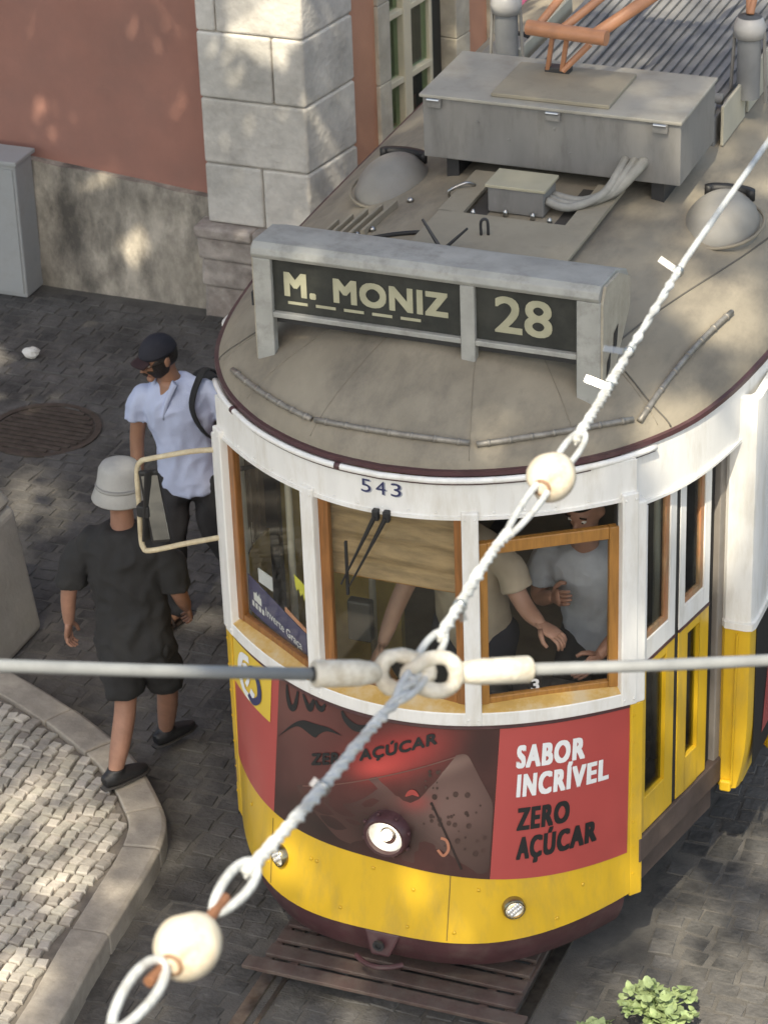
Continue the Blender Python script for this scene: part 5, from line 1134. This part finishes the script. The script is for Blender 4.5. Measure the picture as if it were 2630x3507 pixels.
SK1 = mat('skin_tan', (.31, .165, .105), .5, var=.12, vs=14); SK2 = mat('skin_fair', (.40, .22, .15), .5, var=.12, vs=14); SK3 = mat('skin_flushed', (.34, .18, .125), .5, var=.18, vs=10)
SHW = mat('shirt_pale_blue', (.48, .545, .74), .85, var=.06, vs=9, bump=.2, bs=120); BLKT = mat('shirt_black', (.022, .022, .023), .9, var=.15, vs=9, bump=.2, bs=120); TRK = mat('trousers_black', (.024, .024, .027), .85, var=.2, vs=9, bump=.2, bs=100); SHB = mat('shirt_beige', (.46, .38, .28), .85, var=.08, vs=9, bump=.2, bs=120); SHG = mat('shirt_grey', (.38, .40, .43), .85, var=.12, vs=9, bump=.25, bs=120)
HAIR = mat('dark_hair', (.018, .014, .012), .6, var=.3, vs=40, bump=.6, bs=120)
# man in pale shirt and cap, walking past the tram's left side
t, J, M, T, sh_ = person('bearded man in dark cap and pale blue shirt walking beside the tram',
    dict(head=(-2.305, 2.60, 1.628), sR=(-2.44, 2.61, 1.415), sL=(-2.085, 2.735, 1.435), eR=(-2.478, 2.62, 1.14), wR=(-2.462, 2.56, .89), eL=(-1.99, 2.80, 1.16), wL=(-1.98, 2.70, .92), pelvis=(-2.215, 2.70, .92), hR=(-2.30, 2.68, .88), hL=(-2.12, 2.73, .88), kR=(-2.30, 2.57, .50), kL=(-2.10, 2.74, .50), aR=(-2.315, 2.60, .092), aL=(-2.02, 3.0, .10), tR=(-2.37, 2.42, .03), tL=(-2.07, 2.82, .03)),
    SK1, SHW, TRK, sleeve=.40, face=(-.55, -.80, -.22), hs=.98, barefoot=True, curl=.4, fold=.018)
cap = MB(); NAVC = mat('cap_navy', (.016, .017, .026), .85, bump=.2, bs=120)
cp = cap_patch(T(0, -.004, .018), M, (.088, .112, .118), lambda q: q.z > .12, .98).build('cap', NAVC, t, True)
mb = MB(); mb.slab(lambda u, v: T(.062*u, .085+.075*v*(1-.35*u*u), .045-.012*v-.018*u*u), lambda u, v: T(.062*u, .085+.075*v*(1-.35*u*u), .039-.012*v-.018*u*u), ip(-1, 1, 10), ip(0, 1, 5)); mb.build('cap_brim', mat('brim_maroon', (.026, .011, .014), .8), cp, True)
cap_patch(T(0, -.002, 0), M, (.083, .107, .126), lambda q: q.y > -.12 and q.z < -.30+.62*max(0, abs(q.x)-.42)/.5*(q.y < .72), .98, 90, 60).build('beard', HAIR, t, True)
cap_patch(T(0, -.006, .004), M, (.080, .104, .120), lambda q: q.y < -.05 and -.35 < q.z < .3, .98).build('hair', HAIR, t, True)
MB().tube([T(-.024, .104, -.054), T(0, .112, -.050), T(.024, .104, -.054)], .007, 7).build('moustache', HAIR, t, True)
gm = mat('spectacle_wire', (.04, .035, .03), .3, .8)
gl_ = MB().tube([T(-.03+.023*math.cos(a), .108, .002+.017*math.sin(a)) for a in ip(0, 5.9, 14)], .0016, 5, closed=True).build('spectacles', gm, t); MB().tube([T(.03+.023*math.cos(a), .108, .002+.017*math.sin(a)) for a in ip(0, 5.9, 14)], .0016, 5, closed=True).build('rim', gm, gl_)
for x in (-1, 1): MB().tube([T(x*.052, .106, .004), T(x*.078, .05, .004), T(x*.082, -.005, .0)], .0016, 5).build('temple', gm, gl_)
# open neck of the shirt: bare chest wedge and collar flaps
nb_ = (J['sR']+J['sL'])/2; fd = Vector((-.33, -.94, 0)); rd = Vector((.94, -.33, 0))
def chest(u, z, o): return nb_+rd*u+fd*(o)+Vector((0, 0, z))
MB().slab(lambda u, v: chest(u*.062*(1-v)+.004, .065-.25*v, .092+.030*math.sin(v*2.2)-.35*abs(u*.062*(1-v))), lambda u, v: chest(u*.062*(1-v)+.004, .065-.25*v, .05), ip(-1, 1, 8), ip(0, .98, 8)).build('open_neck', SK1, t, True)
for s in (-1, 1):
    MB().slab(lambda u, v: chest(s*(.060+.035*u)*(1-.75*v)+.004, .085-.21*v-.02*u, .092+.034*math.sin(v*2.2)-.25*abs(.06*(1-v))+.012*math.sin(u*3)), lambda u, v: chest(s*(.060+.035*u)*(1-.75*v)+.004, .083-.21*v-.02*u, .082+.034*math.sin(v*2.2)-.25*abs(.06*(1-v))), ip(0, 1, 4), ip(0, 1, 8)).build('collar', SHW, sh_, True)
bag = thing('backpack', (-2.05, 2.86, 1.2), 'dark backpack on the back of the bearded man, strap over his shoulder', 'backpack'); BAGM = mat('bag_black', (.015, .016, .018), .8, bump=.3, bs=100)
MB().cbox((-2.13, 2.89, 1.22), (.27, .14, .40), Matrix.Rotation(-.33, 3, 'Z')).build('bag', BAGM, bag, bevel=.05, seg=4)
MB().tube(catmull([(-2.07, 2.86, 1.42), (-2.105, 2.76, 1.512), (-2.115, 2.655, 1.485), (-2.125, 2.585, 1.36), (-2.075, 2.62, 1.20), (-2.02, 2.76, 1.08), (-2.05, 2.86, 1.05)], 6), .022, 8, side=(.94, -.33, 0), r2=.007).build('strap', BAGM, bag, True)
# man in black with the grey bucket hat, seen from behind
t, J, M, T, sh_ = person('man in black tee, shorts and grey bucket hat stepping off the kerb',
    dict(head=(-1.765, 1.06, 1.725), sR=(-1.585, 1.09, 1.49), sL=(-1.965, 1.02, 1.475), eL=(-2.055, 1.0, 1.19), wL=(-2.10, 1.03, .955), eR=(-1.535, 1.11, 1.20), wR=(-1.575, 1.27, 1.0), pelvis=(-1.76, 1.06, .93), hL=(-1.85, 1.05, .89), hR=(-1.67, 1.08, .89), kL=(-1.82, 1.02, .55), kR=(-1.71, 1.26, .53), aL=(-1.845, .90, .215), aR=(-1.83, 1.44, .13), tL=(-1.76, 1.06, .15), tR=(-1.74, 1.65, .03)),
    SK3, BLKT, mat('shorts_black', (.02, .02, .021), .9, var=.2, vs=9), sleeve=.60, leg=.47, face=(.18, .96, -.12), shoes=mat('shoe_black', (.02, .02, .022), .5, var=.2), curl=.7, g=.020, fold=.024)
HATM = mat('hat_grey', (.36, .36, .35), .9, var=.08, vs=10, bump=.3, bs=90); ax = (M @ Vector((.0, -.08, 1))).normalized()
ht = MB().lathe([(.118, -.05), (.138, -.062), (.141, -.055), (.116, .006), (.107, .05), (.100, .095), (.086, .118), (.05, .130), (.003, .133)], T(0, -.006, .028), ax, 36).build('bucket_hat', HATM, t, True); MB().lathe([(.1195, .004), (.1205, .01), (.1155, .022), (.114, .016)], T(0, -.006, .028), ax, 36).build('hat_band', mat('hat_band', (.27, .27, .26), .9), ht, True)
cap_patch(T(0, -.002, 0), M, (.080, .104, .119), lambda q: q.y < -.1 and -.28 < q.z < .35, 1).build('hair', mat('hair_brown', (.06, .035, .022), .7, var=.3, vs=40), t, True)
# driver behind the front windows
t, J, M, T, sh_ = person('tram driver in beige short sleeved shirt with both hands on the controls',
    dict(head=(.10, .62, 2.27), sR=(-.085, .70, 2.0), sL=(.285, .68, 2.0), eR=(-.165, .60, 1.71), wR=(-.20, .46, 1.545), eL=(.40, .62, 1.765), wL=(.50, .55, 1.725), pelvis=(.10, .82, 1.50), hR=(.0, .82, 1.46), hL=(.20, .82, 1.46), kR=(-.02, .70, 1.14), kL=(.22, .70, 1.14), aR=(-.02, .78, .835), aL=(.22, .78, .835), tR=(-.02, .6, .78), tL=(.22, .6, .78)),
    SK2, SHB, mat('trousers_navy', (.02, .022, .032), .85), sleeve=.46, face=(-.1, -.98, -.15), shoes=mat('shoe_black', (.02, .02, .022)), curl=.75, handdir={'L': (.75, -.25, -.2), 'R': (-.25, -.75, -.62)}, g=.02, fold=.009)
cap_patch(T(0, -.004, .012), M, (.081, .105, .121), lambda q: q.z > .35 or (q.y < -.05 and q.z > -.3), 1).build('hair', HAIR, t, True)
# passenger leaning beside the driver
t, J, M, T, sh_ = person('passenger in grey shirt leaning at the right front window beside the driver',
    dict(head=(.615, .83, 2.172), sR=(.405, .93, 1.90), sL=(.775, .90, 1.90), eR=(.36, .95, 1.62), wR=(.47, .82, 1.70), eL=(.83, .80, 1.69), wL=(.755, .62, 1.575), pelvis=(.63, 1.04, 1.45), hR=(.54, 1.04, 1.42), hL=(.73, 1.04, 1.42), kR=(.52, .86, 1.12), kL=(.74, .86, 1.12), aR=(.52, .95, .835), aL=(.74, .95, .835), tR=(.52, .75, .78), tL=(.74, .75, .78)),
    SK3, SHG, mat('trousers_dark', (.018, .018, .02), .85), sleeve=.44, face=(-.12, -.95, -.30), shoes=mat('shoe_black', (.02, .02, .022)), curl=.35, handdir={'L': (-.35, -.8, -.25)}, g=.022, fold=.012)
cap_patch(T(0, -.004, .012), M, (.081, .105, .121), lambda q: q.z > .42 or (q.y < -.05 and q.z > -.3), 1).build('hair', HAIR, t, True)
# figure in the doorway behind the tram
t, J, M, T, sh_ = person('person in a pink top standing in the dark doorway behind the tram',
    dict(head=(-2.60, 9.28, 1.60), sR=(-2.66, 9.46, 1.40), sL=(-2.58, 9.10, 1.40), eR=(-2.70, 9.52, 1.12), wR=(-2.58, 9.48, .92), eL=(-2.60, 9.05, 1.12), wL=(-2.5, 9.12, .95), pelvis=(-2.64, 9.28, .95), hR=(-2.65, 9.37, .92), hL=(-2.63, 9.19, .92), kR=(-2.62, 9.38, .54), kL=(-2.60, 9.18, .54), aR=(-2.64, 9.38, .15), aL=(-2.62, 9.18, .15), tR=(-2.44, 9.36, .1), tL=(-2.42, 9.16, .1)),
    SK1, mat('shirt_pink', (.5, .12, .22), .85), TRK, sleeve=.45, face=(.95, -.3, -.1), shoes=mat('shoe_black', (.02, .02, .022)))
cap_patch(T(0, -.006, .010), M, (.082, .106, .122), lambda q: q.z > .35 or (q.y < .1 and q.z > -.7), 1).build('hair', HAIR, t, True)
